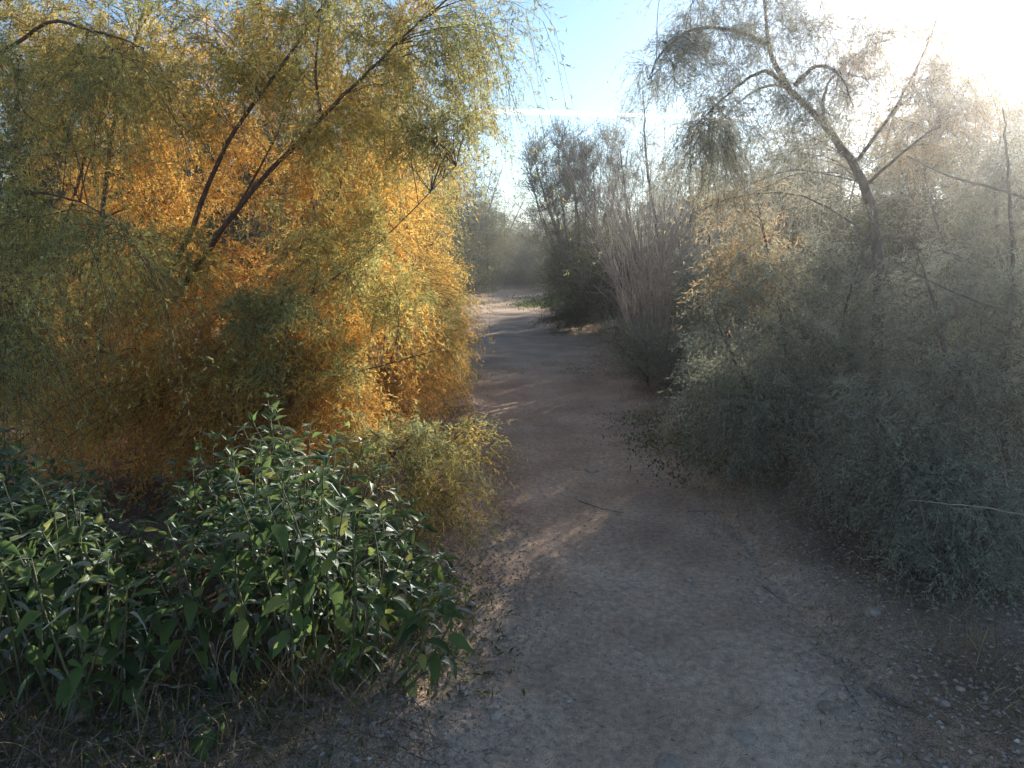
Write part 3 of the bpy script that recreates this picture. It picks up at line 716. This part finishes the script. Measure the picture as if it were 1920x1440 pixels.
fd = far_tree('trailside_shrub', 'dark shaded shrub right behind the pale leafless shrub', 2.75, 9.5, 1.75, 0.85, 0.3, 150, 0.3, 0.4, 0.075, 0.0055, (0.15, 0.4), M_GREY, 'shrub')
for x, y, rz, s_, lab in ((3.5, 10.7, 1.0, 1.1, 'shaded shrub between the leafless shrub and the leaning trunk'), (2.6, 12.3, 2.1, 0.95, 'shaded shrub behind the leafless shrub, nearer the upright tree'),
                          (3.6, 13.8, 3.3, 1.2, 'taller shaded shrub right of the upright bushy tree'), (2.25, 14.6, 4.0, 0.8, 'small shaded shrub in front of the upright bushy tree'), (3.7, 8.4, 5.0, 1.0, 'shaded shrub behind the dense salt cedar'),
                          (4.5, 9.9, 0.5, 1.2, 'shaded shrub behind the leaning trunk, in the haze')):
    copy_tree(fd, x, y, rz, s_, lab)
thick_l = [(-5.2, 8.0, .62, 0), (-7.0, 12.5, .8, 1), (-3.4, 14.5, .75, 0), (-5.6, 20, .9, 1), (-3.6, 24, .9, 0), (-9.5, 17, 1, 0), (-11.5, 12, .9, 1), (-7.5, 24, 1, 0), (-5.2, 31, 1.0, 0), (-12, 28, 1.1, 0), (-6.2, 6.0, .6, 1), (-8.2, 5.0, .7, 0), (-9, 38, 1.1, 0)]
for i, (x, y, s, k) in enumerate(thick_l):
    copy_tree((fa, fb)[k], x, y, i * 1.7, s, 'one of the olive trees massed behind the golden foliage')['group'] = 'trees massed behind the golden foliage'
thick_r = [(5.4, 8.6, .56, 0), (7.4, 9.5, .62, 1), (5.3, 12.4, .6, 1), (8.4, 13, .8, 1), (10.5, 12, .85, 0), (6.2, 19, .72, 0), (8.5, 22, .85, 1), (12.5, 20, .9, 0), (6.9, 27, .8, 0), (11, 30, .95, 0), (15, 14, .9, 0), (8.5, 37, .9, 0), (14, 42, 1.0, 1), (18, 26, 1.0, 0), (6.6, 6.6, .52, 1), (9, 7.5, .65, 0)]
for i, (x, y, s, k) in enumerate(thick_r):
    copy_tree((fa, fb)[k], x, y, i * 2.3, s, 'one of the hazy trees massed behind the leaning trunk')['group'] = 'trees massed behind the leaning trunk'
end_t = [(-3.5, 52, 1.0, 0), (1.5, 55, .9, 1), (6, 50, .9, 0), (-9, 58, 1.1, 0), (3.2, 66, 1.1, 0), (-1.5, 64, 1.1, 1), (10, 62, 1.0, 0)]
for i, (x, y, s, k) in enumerate(end_t):
    copy_tree((fa, fb)[k], x, y, i * 1.1, s, 'one of the olive trees beyond the end of the trail')['group'] = 'trees beyond the end of the trail'

# ------------------------------------------------------------------ broad-leaved bushes
def leaf_proto(L, W, fold, curl, tint, vary, k=6):
    """pointed ovate leaf along +X, folded at the midrib and curled"""
    t = np.linspace(0, 1, k)
    w = W * (np.sin(math.pi * t ** 0.75) ** 0.9) * (1 - 0.25 * t)
    w[0] = W * 0.06; w[-1] = 0.0
    x = L * t; z = -curl * L * t ** 2
    mid = np.stack([x, 0 * t, z], -1)
    wav = 0.02 * L * np.sin(t * 9 + vary * 6)
    lf = np.stack([x, w, z + fold * w + wav], -1); rt = np.stack([x, -w, z + fold * w - wav], -1)
    V = np.vstack([lf, mid, rt])
    F = []
    for i in range(k - 1):
        F.append((i, i + 1, k + i + 1, k + i)); F.append((k + i, k + i + 1, 2 * k + i + 1, 2 * k + i))
    F = np.array(F)[:, ::-1]
    return V, F, np.full(len(V), tint), np.full(len(V), vary)

protos = []
for i in range(14):
    protos.append(leaf_proto(1.0, 0.20 + 0.10 * rng.random(), 0.1 + 0.7 * rng.random(), 0.0 + 0.7 * rng.random(), rng.random() * 0.6 if i < 11 else (0.7, 0.8, 0.9)[i - 11], rng.random()))
proto_me = [mesh_data('leaf', p[0], p[1], M_LEAF, {'tint': p[2], 'vary': p[3]}, True) for p in protos]

def leafy_bush(name, label, base, stem_spec, leaf_len, per, n_parts=290, category='bush'):
    """stem_spec: list of (foot xyz, tip xyz); leaves in opposite pairs up each stem"""
    base = np.array([base[0], base[1], 0.0]); base[2] = surf_h(base[:1], base[1:2])[0]
    root = empty(name, base, label=label, category=category)
    LV = []
    for (f, tp) in stem_spec:
        f = np.array(f, float); tp = np.array(tp, float)
        f[2] = surf_h(f[:1], f[1:2])[0] - 0.02
        mid = f * 0.45 + tp * 0.55 + np.array([0, 0, 0.04]) + rng.normal(size=3) * 0.035
        P = resample([f, mid, tp], 12)
        Vt, Ft = tubes(P[None], (0.0055 * np.linspace(1, 0.35, 12))[None], 5)
        link('stem', mesh_data('stem', Vt - base, Ft, M_STEMG, smooth=True), root)
        Hs = np.linalg.norm(tp - f)
        m = max(4, int(per * Hs / 0.9))
        az = rng.random() * 6.28
        for j in range(m):
            t = 0.14 + 0.86 * (j + rng.random() * 0.5) / m
            q = P[min(11, int(t * 11))] * (1 - (t * 11) % 1) + P[min(11, int(t * 11) + 1)] * ((t * 11) % 1)
            az += 1.57 + rng.normal() * 0.35
            for sgn in (0, math.pi):
                if rng.random() < 0.12: continue
                a = az + sgn + rng.normal() * 0.25
                el = (-0.55 + 1.15 * t ** 2) + rng.normal() * 0.28
                top = 1.0 if t < 0.8 else 1.0 - 0.55 * (t - 0.8) / 0.2
                s = leaf_len * (0.45 + 0.9 * rng.random() ** 1.2) * top
                LV.append((q + 0.012 * np.array([math.cos(a), math.sin(a), 0]), a, el, rng.normal() * 0.35, s))
        for _ in range(4):      # rosette at the tip
            LV.append((P[-1], rng.random() * 6.28, 0.5 + 0.6 * rng.random(), 0.0, leaf_len * (0.4 + 0.3 * rng.random())))
    # the leaves that show largest are parts of their own, the rest are joined
    key = np.array([np.linalg.norm(l[0] - np.array([0, 0, CAM_Z])) - 6 * l[4] - 0.35 * l[0][2] for l in LV])
    order = np.argsort(key)
    chosen = set(order[:n_parts].tolist())
    Vs, Fs, Ti, Va, off = [], [], [], [], 0
    for i, (q, a, el, roll, s) in enumerate(LV):
        Mx = Matrix.Rotation(a, 4, 'Z') @ Matrix.Rotation(-el, 4, 'Y') @ Matrix.Rotation(roll, 4, 'X')
        pk = int(rng.integers(0, len(protos)))
        if i in chosen:
            o = link('leaf', proto_me[pk], root)
            o.matrix_local = Matrix.Translation(Vector(q - base)) @ Mx @ Matrix.Scale(s, 4)
        else:
            V0, F0, t0, v0 = protos[pk]
            R3 = np.array(Mx.to_3x3())
            Vs.append((V0 * s) @ R3.T + q - base); Fs.append(F0 + off); off += len(V0); Ti.append(t0); Va.append(v0)
    if Vs:
        link('leaves', mesh_data('leaves', np.vstack(Vs), np.vstack(Fs), M_LEAF, {'tint': np.concatenate(Ti), 'vary': np.concatenate(Va)}, True), root, kind='stuff')
    return root

def stem_fan(px0, px1, top_fn, Y0, Y1, n):
    out = []
    for i in range(n):
        px = px0 + (px1 - px0) * (i + rng.random()) / n
        Yd = Y0 + (Y1 - Y0) * rng.random()
        tp = at(px, top_fn(px) + 120 * rng.random() ** 1.3 + (1 - (Yd - Y0) / (Y1 - Y0)) * 150, Yd)
        cx = at((px0 + px1) / 2, 1000, Yd)[0]
        f = np.array([tp[0] * 0.65 + cx * 0.35 + rng.normal() * 0.05, Yd + rng.normal() * 0.06, 0])
        out.append((f, tp))
    return out

def top_mid(px):
    return np.interp(px, [310, 340, 420, 500, 560, 620, 660, 720, 780, 860], [840, 825, 770, 715, 770, 735, 790, 860, 905, 990])
def top_left(px):
    return np.interp(px, [-60, 60, 130, 180, 240, 320], [800, 785, 820, 860, 920, 985])
leafy_bush('leafy_bush', 'dark green broad leaved bush with upright leafy stems beside the trail', (-0.85, 3.0),
           stem_fan(295, 850, top_mid, 2.4, 3.5, 108), 0.088, 16)
leafy_bush('leafy_bush', 'broad leaved bush with sunlit yellow green leaves at the left edge', (-2.0, 3.0),
           stem_fan(-120, 320, top_left, 2.2, 3.3, 104), 0.09, 16)
sg = gp(385, 1425)
leafy_bush('seedling', 'small pale green leafy seedling at the bottom edge', sg[:2],
           [(sg + (0.0, 0.02, 0), sg + (0.02, 0.02, 0.13)), (sg + (0.03, 0, 0), sg + (0.06, 0.0, 0.09))], 0.075, 30, category='plant')

# ------------------------------------------------------------------ dead stalks and fallen branches in the foreground
def stalk(name, label, polylines, r, mat, category):
    base = np.array(polylines[0][0][0]); 
    root = empty(name, base, label=label, category=category)
    for j, (pts, rr) in enumerate(polylines):
        P = resample(pts, 14); P[1:-1] += rng.normal(size=(12, 3)) * min(0.0018, rr * 0.35)
        Vt, Ft = tubes(P[None], (rr * np.linspace(1, 0.45, 14))[None], 6)
        link('stem' if j == 0 else 'twig', mesh_data('twig', Vt - base, Ft, mat, smooth=True), root)
    return root

def A(*t): return at(*t)
stalk('dead_weed', 'thin pale dried weed with forked tips in front of the leafy bush', [
    ([A(430, 1330, 2.4), A(403, 1240, 2.42), A(388, 1190, 2.44), A(384, 1160, 2.45)], .0028),
    ([A(403, 1240, 2.42), A(410, 1200, 2.42), A(422, 1172, 2.42)], .002),
    ([A(388, 1190, 2.44), A(396, 1175, 2.44), A(395, 1160, 2.44)], .0016),
    ([A(402, 1300, 2.41), A(412, 1222, 2.4), A(430, 1195, 2.4), A(452, 1172, 2.4)], .002)], .003, M_STALK, 'weed')
stalk('dead_weed', 'single pale dried stalk forking twice, between the two crossed stalks', [
    ([A(434, 1315, 2.4), A(446, 1262, 2.42), A(461, 1222, 2.44), A(472, 1178, 2.45)], .0028),
    ([A(461, 1222, 2.44), A(480, 1204, 2.44), A(500, 1195, 2.44)], .002), ([A(480, 1204, 2.44), A(494, 1180, 2.44)], .0015)], .003, M_STALK, 'weed')
stalk('dead_weed', 'pale dried stalk leaning right with a short fork', [
    ([A(480, 1330, 2.38), A(505, 1290, 2.4), A(522, 1255, 2.42), A(545, 1203, 2.42)], .0026),
    ([A(522, 1255, 2.42), A(538, 1240, 2.42), A(552, 1230, 2.42)], .002)], .003, M_STALK, 'weed')
for lab, p in (('tall thin dried stalk standing at the far left below the leaves', [(95, 1270, 2.5), (85, 1180, 2.5), (100, 1090, 2.5), (110, 1040, 2.5)]),
               ('curved thin dried stalk left of the dark gap', [(130, 1260, 2.5), (145, 1190, 2.5), (142, 1130, 2.5), (128, 1060, 2.55)]),
               ('dried stalk bending right below the left bush', [(165, 1280, 2.45), (158, 1200, 2.45), (150, 1150, 2.5), (138, 1100, 2.5)]),
               ('thin straight dried stalk under the leafy bush', [(655, 1240, 2.75), (662, 1170, 2.75), (668, 1100, 2.75), (672, 1050, 2.75)]),
               ('short dried stalk under the dark gap', [(215, 1250, 2.5), (222, 1190, 2.5), (218, 1130, 2.5)]),
               ('leaning dried stalk beside the dark gap', [(340, 1230, 2.6), (350, 1180, 2.6), (345, 1125, 2.6)])):
    stalk('dead_weed', lab, [([A(*q) for q in p], .0024)], .002, M_STALK, 'weed')

def ground_stick(label, pts, r, mat=None, twigs=(), lift=0.0):
    W = []
    for (px, py, *h) in pts:
        g = gp(px, py); g[2] = surf_h(g[:1], g[1:2])[0] + r + (h[0] if h else 0) + lift
        W.append(g)
    polys = [(W, r)]
    for tw in twigs:
        T_ = []
        for (px, py, *h) in tw:
            g = gp(px, py); g[2] = surf_h(g[:1], g[1:2])[0] + r * 0.5 + (h[0] if h else 0); T_.append(g)
        polys.append((T_, r * 0.6))
    return stalk('fallen_branch', label, polys, r, mat or M_DEAD, 'branch')
ground_stick('long dark fallen stick lying across the gravel near the bottom right', [(1625, 1300), (1690, 1325), (1730, 1355), (1790, 1385)], 0.007, M_BARKG)
ground_stick('thin curved twig on the gravel beside the square stone', [(1575, 1275), (1590, 1300), (1612, 1325)], 0.0025, M_BARKG)
ground_stick('thin straight twig on the gravel above the dark stick', [(1740, 1297), (1770, 1300), (1800, 1307)], 0.003, M_BARKG)
ground_stick('bleached bent branch lying under the leafy bush', [(530, 1215, .12), (560, 1250, .08), (590, 1290, .03), (620, 1330), (610, 1385)], 0.0042, M_STALK)
ground_stick('pale crooked root running from the leafy bush to the gravel', [(470, 1270, .03), (520, 1295, .02), (550, 1325, .02), (590, 1370), (620, 1385)], 0.0048, M_STALK, [[(520, 1295, .02), (600, 1296, .02), (650, 1300, .0)]])
ground_stick('curved bleached root below the dark gap', [(262, 1325, .02), (300, 1338, .03), (335, 1340, .03), (352, 1330, .02)], 0.0042, M_STALK, [[(300, 1338, .03), (290, 1360, 0), (262, 1372, 0)]])
ground_stick('forked grey branch standing in the dark gap', [(330, 1300), (320, 1270, .06), (305, 1245, .12), (300, 1220, .17)], 0.0042, M_STALK, [[(330, 1300), (345, 1270, .06), (365, 1240, .12), (372, 1210, .18)], [(320, 1270, .06), (330, 1245, .1), (328, 1225, .15)]])
ground_stick('bent grey branch under the right part of the leafy bush', [(580, 1195, .14), (620, 1235, .07), (640, 1280, .02), (680, 1265, .01)], 0.0042, M_STALK, [[(560, 1185, .16), (600, 1210, .1), (650, 1225, .06)]])
for lab, pts in (('twig lying on the gravel left of the trail', [(870, 1180), (900, 1150), (925, 1120)]), ('dark twig across the middle of the trail', [(1085, 940), (1130, 955), (1170, 960)]),
                 ('twig on the right side of the trail', [(1290, 960), (1330, 962), (1360, 968)]), ('short twig near the right shade', [(1430, 1100), (1450, 1118), (1466, 1130)]),
                 ('thin twig at the bottom centre', [(730, 1410), (780, 1425), (830, 1436)])):
    ground_stick(lab, pts, 0.003, M_BARKG)
# dead branches caught in the right shrub
stalk('dead_branch', 'pale dead branch jutting from the right edge shrub with hanging twigs', [
    ([A(1930, 968, 3.1), A(1850, 952, 3.1), A(1770, 944, 3.1), A(1688, 936, 3.1)], .0038), ([A(1724, 940, 3.1), A(1732, 975, 3.08), A(1740, 1020, 3.06)], .0016),
    ([A(1760, 944, 3.1), A(1757, 980, 3.08), A(1750, 1010, 3.06)], .0016), ([A(1818, 952, 3.1), A(1795, 962, 3.07), A(1785, 1020, 3.03)], .0016), ([A(1818, 952, 3.1), A(1832, 975, 3.08), A(1836, 1020, 3.05)], .0016)], .005, M_STALK, 'branch')
stalk('dead_branch', 'long dark bare branch crossing in front of the right edge shrub', [
    ([A(1940, 378, 4.0), A(1860, 352, 4.1), A(1780, 330, 4.2), A(1700, 292, 4.3)], .008)], .006, M_BARKG, 'branch')
stalk('dead_branch', 'thin bare branch low in the right edge shrub', [
    ([A(1890, 585, 3.7), A(1830, 565, 3.75), A(1760, 535, 3.8), A(1690, 500, 3.9)], .006)], .006, M_BARKG, 'branch')
stalk('dead_branch', 'arching pale dry stem in the right edge shrub', [
    ([A(1890, 950, 3.3), A(1880, 860, 3.3), A(1850, 800, 3.3), A(1790, 775, 3.3)], .0022), ([A(1850, 800, 3.3), A(1820, 782, 3.28), A(1800, 800, 3.27)], .0013)], .006, M_STALK, 'branch')

# ------------------------------------------------------------------ stones
def stone_mesh(rx, ry, rz, seed, box=0.0):
    r = np.random.default_rng(seed)
    nu, nv = 14, 9
    V = []
    for j in range(nv):
        ph = math.pi * j / (nv - 1)
        for i in range(nu):
            th = 2 * math.pi * i / nu
            d = np.array([math.sin(ph) * math.cos(th), math.sin(ph) * math.sin(th), math.cos(ph)])
            if box: d = np.sign(d) * np.abs(d) ** (1 - box)
            V.append(d)
    V = np.array(V)
    for k in range(6):
        n = norm(r.normal(size=3)); d = 0.75 + 0.2 * r.random()
        ex = np.maximum(V @ n - d, 0); V = V - ex[:, None] * n
    V = V * (1 + 0.06 * np.sin(V @ r.normal(size=3) * 3)[:, None]) * (rx, ry, rz)
    F = []
    for j in range(nv - 1):
        for i in range(nu):
            F.append((j * nu + i, j * nu + (i + 1) % nu, (j + 1) * nu + (i + 1) % nu, (j + 1) * nu + i))
    return V, np.array(F)[:, ::-1]

for i, (px, py, wpx, tint, box, lab) in enumerate([
        (1548, 1328, 26, 0.2, 0.35, 'square dark brown stone on the gravel near the bottom right'),
        (1578, 1312, 18, 0.6, 0, 'small pale stone just behind the square dark stone'),
        (1632, 1176, 28, 0.45, 0.1, 'rough pale stone at the edge of the right shade'),
        (1553, 1190, 16, 0.45, 0, 'small round stone left of the rough pale stone'),
        (1398, 1376, 42, 0.42, 0.1, 'flat stone half sunk in the trail at the bottom'),
        (1255, 1425, 56, 0.3, 0.1, 'broad flat stone sunk in the trail at the very bottom'),
        (1110, 882, 34, 0.5, 0, 'flat stone sunk in the middle of the trail'),
        (1798, 1322, 13, 0.65, 0, 'small pale pebble at the right edge of the gravel'),
        (160, 1385, 40, 0.12, 0.25, 'pale angular stone in the bottom left corner'),
        (872, 1302, 14, 0.7, 0, 'small pale pebble on the gravel left of the trail'),
        (867, 1292, 12, 0.6, 0, 'tiny pebble beside the small pale pebble left of the trail'),
        (885, 1140, 16, 0.55, 0.1, 'grey stone beside the twig left of the trail'),
        (1067, 1310, 9, 0.9, 0, 'round whitish pebble near the bottom centre'),
        (930, 1345, 22, 0.55, 0, 'grey stone on the gravel at the bottom left of the trail'),
        (1290, 1085, 14, 0.5, 0, 'small stone right of the trail middle'),
        (1406, 1032, 14, 0.5, 0, 'small grey stone near the right shrub'),
        (1770, 1344, 14, 0.6, 0, 'small grey stone right of the dark stick'),
        (955, 1200, 12, 0.6, 0, 'small grey stone on the left rim of the trail')]):
    g = gp(px, py); dist = np.linalg.norm(g - (0, 0, CAM_Z)); r = wpx / 2 / FPX * dist
    flat = 0.35 if 'sunk' in lab else 0.65
    V, F = stone_mesh(r, r * 0.85, r * flat, 100 + i, box)
    o = link('stone', mesh_data('stone', V, F, M_STONE, {'tint': np.full(len(V), tint), 'vary': np.full(len(V), .5)}, smooth=True), label=lab, category='stone')
    o.location = (g[0], g[1], surf_h(g[:1], g[1:2])[0] + r * (0.02 if 'sunk' in lab else 0.3)); o.rotation_euler = (0, 0, i * 1.3 + (0.6 if box else 0))

# ------------------------------------------------------------------ gravel, litter, grass, weeds
def scatter_xy(n, x0, x1, y0, y1, near=True):
    y = y0 * (y1 / y0) ** rng.random(n) if near else y0 + (y1 - y0) * rng.random(n)
    return x0 + (x1 - x0) * rng.random(n), y

x, y = scatter_xy(130000, -2.4, 3.0, 1.6, 8.0)
q = path_coord(x, y)
pat = fbm(x * 1.1, y * 1.1, 44, 3)
keep = rng.random(len(x)) < np.clip(0.22 + 0.6 * sstep(0.4, 0.9, q) * (1 - 0.6 * sstep(1.3, 2.2, q)) + 0.9 * pat, 0.06, 1) * np.clip(1.25 - 0.1 * y, 0.3, 1) * np.where(x < 0, 1 - 0.85 * sstep(1.15, 1.7, q), 1 - 0.4 * sstep(1.2, 1.8, q))
x, y, q = x[keep], y[keep], q[keep]
z = surf_h(x, y)
n = len(x)
sz = 0.0024 + 0.0105 * rng.random(n) ** 3.0 * (0.6 + 0.6 * sstep(0.5, 1.1, q))
octa = np.array([(1, 0, 0), (0, 1, 0), (-1, 0, 0), (0, -1, 0), (0, 0, 0.75), (0, 0, -0.6)], float)
of = np.array([(0, 1, 4), (1, 2, 4), (2, 3, 4), (3, 0, 4)])
a = rng.random(n) * 6.28
Vg = octa[None] * (0.7 + 0.6 * rng.random((n, 6, 1)))
ca, sa = np.cos(a)[:, None], np.sin(a)[:, None]
Vg = np.stack([Vg[..., 0] * ca - Vg[..., 1] * sa * 0.7, Vg[..., 0] * sa + Vg[..., 1] * ca * 0.7, Vg[..., 2] * 0.8], -1) * sz[:, None, None]
Vg += np.stack([x, y, z + sz * 0.25], -1)[:, None]
Fg = (of[None] + (np.arange(n) * 6)[:, None, None]).reshape(-1, 3)
link('gravel', mesh_data('gravel', Vg.reshape(-1, 3), Fg, M_STONE, {'tint': np.repeat(np.clip(0.18 + 0.5 * rng.random(n) ** 1.2 + 0.3 * (rng.random(n) > 0.96), 0, 1), 6), 'vary': np.zeros(n * 6)}), kind='stuff', label='fine loose gravel strewn over the trail')
TRI[0] += len(Fg)

def slivers(x, y, L, w, tilt, tint, mat, name, label, curve=0.0, zoff=0.0, quad=True):
    n = len(x); z = surf_h(x, y) + zoff
    az = rng.random(n) * 6.28; el = tilt * rng.random(n) if np.isscalar(tilt) else tilt
    d = np.stack([np.cos(az) * np.cos(el), np.sin(az) * np.cos(el), np.sin(el)], -1)
    s = norm(np.cross(d, np.array([0, 0, 1.0]) + 0.5 * rng.normal(size=(n, 3)))) * (w * (0.6 + 0.8 * rng.random(n)))[:, None]
    p = np.stack([x, y, z], -1)
    b1 = p + d * (L * 0.55)[:, None] + np.array([0, 0, 1.0]) * (curve * L * 0.2)[:, None] if not np.isscalar(curve) else p + d * (L * 0.55)[:, None] + np.array([0, 0, curve * 0.25]) * L[:, None]
    tip = p + d * L[:, None]
    V = np.stack([p, b1 - s, tip, b1 + s][:4 if quad else 3], 1).reshape(-1, 3)
    nv = 4 if quad else 3
    F = np.arange(n * nv).reshape(-1, nv)
    link(name, mesh_data(name, V, F, mat, {'tint': np.repeat(np.clip(tint, 0, 1), nv), 'vary': np.repeat(rng.random(n), nv)}), kind='stuff', label=label)
    TRI[0] += 2 * n

# leaf litter under and beside the shrubs
x, y = scatter_xy(140000, -4.0, 4.2, 1.5, 12.0)
q = path_coord(x, y)
k = rng.random(len(x)) < np.clip(sstep(0.75, 1.35, q + 0.6 * fbm(x * 1.5, y * 1.5, 61, 3)), 0.03, 0.9)
x, y = x[k], y[k]
slivers(x, y, 0.012 + 0.045 * rng.random(len(x)) ** 2, np.full(len(x), 0.003), 0.35, rng.random(len(x)) ** 1.5 * 0.8, M_DRY, 'leaf_litter', 'dry brown needle litter and bits of straw under the shrubs', 0.05, 0.003, False)
# dry grass tufts along both rims
gxs, gys = [], []
for _ in range(260):
    yy = 2.2 * (20 / 2.2) ** rng.random(); side = 1 if rng.random() < 0.62 else -1
    j = np.abs(CL[:, 1] - yy).argmin(); xx = CL[j, 0] + side * HW[j] * (1.0 + 0.75 * rng.random())
    m_ = int(12 + 30 * rng.random())
    gxs.append(xx + rng.normal(size=m_) * 0.07); gys.append(yy + rng.normal(size=m_) * 0.07)
x, y = np.concatenate(gxs), np.concatenate(gys)
slivers(x, y, 0.05 + 0.13 * rng.random(len(x)), np.full(len(x), 0.0015), 1.35, 0.1 + 0.7 * rng.random(len(x)), M_DRY, 'dry_grass', 'thin dry straw tufts along the rims of the trail', 0.25)
# straw and small weeds filling the bottom left
gxs, gys = [], []
for _ in range(120):
    xx, yy = -2.1 + 1.75 * rng.random(), 1.75 + 1.1 * rng.random()
    if xx > -0.35 - 0.3 * rng.random(): continue
    m_ = int(10 + 22 * rng.random()); gxs.append(xx + rng.normal(size=m_) * 0.05); gys.append(yy + rng.normal(size=m_) * 0.05)
x, y = np.concatenate(gxs), np.concatenate(gys)
slivers(x, y, 0.05 + 0.16 * rng.random(len(x)), np.full(len(x), 0.0014), 1.4, 0.05 + 0.5 * rng.random(len(x)), M_DRY, 'brown_grass', 'brown dry grass below the leafy bushes in the bottom left', 0.25)
# brown dead stems tangled in the bottom left
n = 760
fx = -1.95 + 1.75 * rng.random(n); fy = 1.75 + 1.15 * rng.random(n)
k_ = fx < -0.18 - 0.25 * rng.random(n); fx, fy = fx[k_], fy[k_]; n = len(fx)
fz = surf_h(fx, fy)
aa = rng.random(n) * 6.28; LL = 0.08 + 0.28 * rng.random(n) ** 1.5; ee = 0.1 + 1.2 * rng.random(n)
dd = np.stack([np.cos(aa) * np.cos(ee), np.sin(aa) * np.cos(ee), np.sin(ee)], -1)
tt = np.linspace(0, 1, 7)[None, :, None]
PT = np.stack([fx, fy, fz], -1)[:, None] + dd[:, None] * tt * LL[:, None, None] + np.array([0, 0, -0.35]) * tt ** 2 * LL[:, None, None] + np.cumsum(rng.normal(size=(n, 7, 3)) * 0.006, 1)
PT[..., 2] = np.maximum(PT[..., 2], fz[:, None] + 0.002)
Vt, Ft = tubes(PT, np.linspace(0.0018, 0.0008, 7)[None] * (0.6 + 0.9 * rng.random((n, 1))), 4)
link('dead_twigs', mesh_data('dead_twigs', Vt, Ft, M_BROWN, smooth=True), kind='stuff', label='tangle of thin dead brown twigs on the ground below the leafy bushes')
# low green weeds: rim of the trail and the sunlit patch at the bend
cx, cy, cn, cs = [], [], [], []
for (px, py, nn, sp) in [(1045, 563, 1500, 1.3), (1078, 572, 900, 1.0), (1005, 570, 400, .8), (1250, 830, 1400, .35), (1215, 790, 700, .3), (1290, 880, 800, .3), (930, 520, 500, 1.5),
                         (760, 1150, 900, .22), (820, 1130, 500, .18), (700, 1230, 700, .2), (1120, 690, 500, .5), (880, 700, 350, .4), (560, 1340, 350, .25), (840, 1240, 350, .2), (120, 1300, 500, .3), (330, 1350, 500, .3), (520, 1300, 400, .25), (250, 1410, 400, .3), (60, 1400, 300, .25)]:
    g = gp(px, py)
    cx.append(g[0] + rng.normal(size=nn) * sp * 0.6); cy.append(g[1] + rng.normal(size=nn) * sp * (1.2 if py < 620 else 0.8)); cs.append(np.full(nn, 0.03 if py > 620 else 0.11))
x, y, s_ = np.concatenate(cx), np.concatenate(cy), np.concatenate(cs)
slivers(x, y, s_ * (0.5 + rng.random(len(x))), s_ * 0.16, 1.2, rng.random(len(x)), M_WEED, 'ground_weeds', 'low green weeds along the trail rim and in the sunlit patch at the bend', 0.2)

# ------------------------------------------------------------------ contrail, high and far
m, nt, N, L = nodes_of('contrail_ice')
pv = N.new('ShaderNodeVolumePrincipled'); pv.inputs['Color'].default_value = (1, 1, 1, 1)
pv.inputs['Density'].default_value = 0.008; pv.inputs['Anisotropy'].default_value = 0.75
o_ = N.new('ShaderNodeOutputMaterial'); L.new(pv.outputs[0], o_.inputs['Volume'])
M_CON = m
cp = resample([at(700, 200, 16000), at(930, 209, 16000), at(1040, 211, 16300), at(1160, 215, 16600), at(1420, 222, 17200)], 60)
cr = np.interp(np.linspace(0, 1, 60), [0, 0.3, 0.6, 1], [30, 55, 45, 25]) * (1 + 0.25 * rng.normal(size=60) * 0.6)
Vc, Fc = tubes(cp[None], cr[None], 12)
o = link('contrail', mesh_data('contrail', Vc - cp[0], Fc, M_CON, smooth=True), label='thin white vapour trail across the blue sky', category='contrail')
o.location = tuple(cp[0])

# ------------------------------------------------------------------ even haze volume, added to stand in for the milky lens veil
if HAZE_DENSITY > 0:
    hx, hy0, hy1, hz0, hz1 = 142, -62, 222, -1.2, 8.4
    V = np.array([(sx * hx, yy, zz) for zz in (hz0, hz1) for sx in (-1, 1) for yy in (hy0, hy1)], float)
    F = np.array([(0, 1, 3, 2), (4, 6, 7, 5), (0, 4, 5, 1), (2, 3, 7, 6), (0, 2, 6, 4), (1, 5, 7, 3)])
    m, nt, N, L = nodes_of('lens_veil_haze')
    pv = N.new('ShaderNodeVolumePrincipled')
    pv.inputs['Color'].default_value = (0.95, 0.95, 0.97, 1)
    pv.inputs['Density'].default_value = HAZE_DENSITY
    pv.inputs['Anisotropy'].default_value = 0.84
    o_ = N.new('ShaderNodeOutputMaterial'); L.new(pv.outputs[0], o_.inputs['Volume'])
    link('haze', mesh_data('haze', V, F, m), kind='stuff', label='even haze added in place of the lens veil, bright under the low sun')
print('foliage triangles', TRI[0])
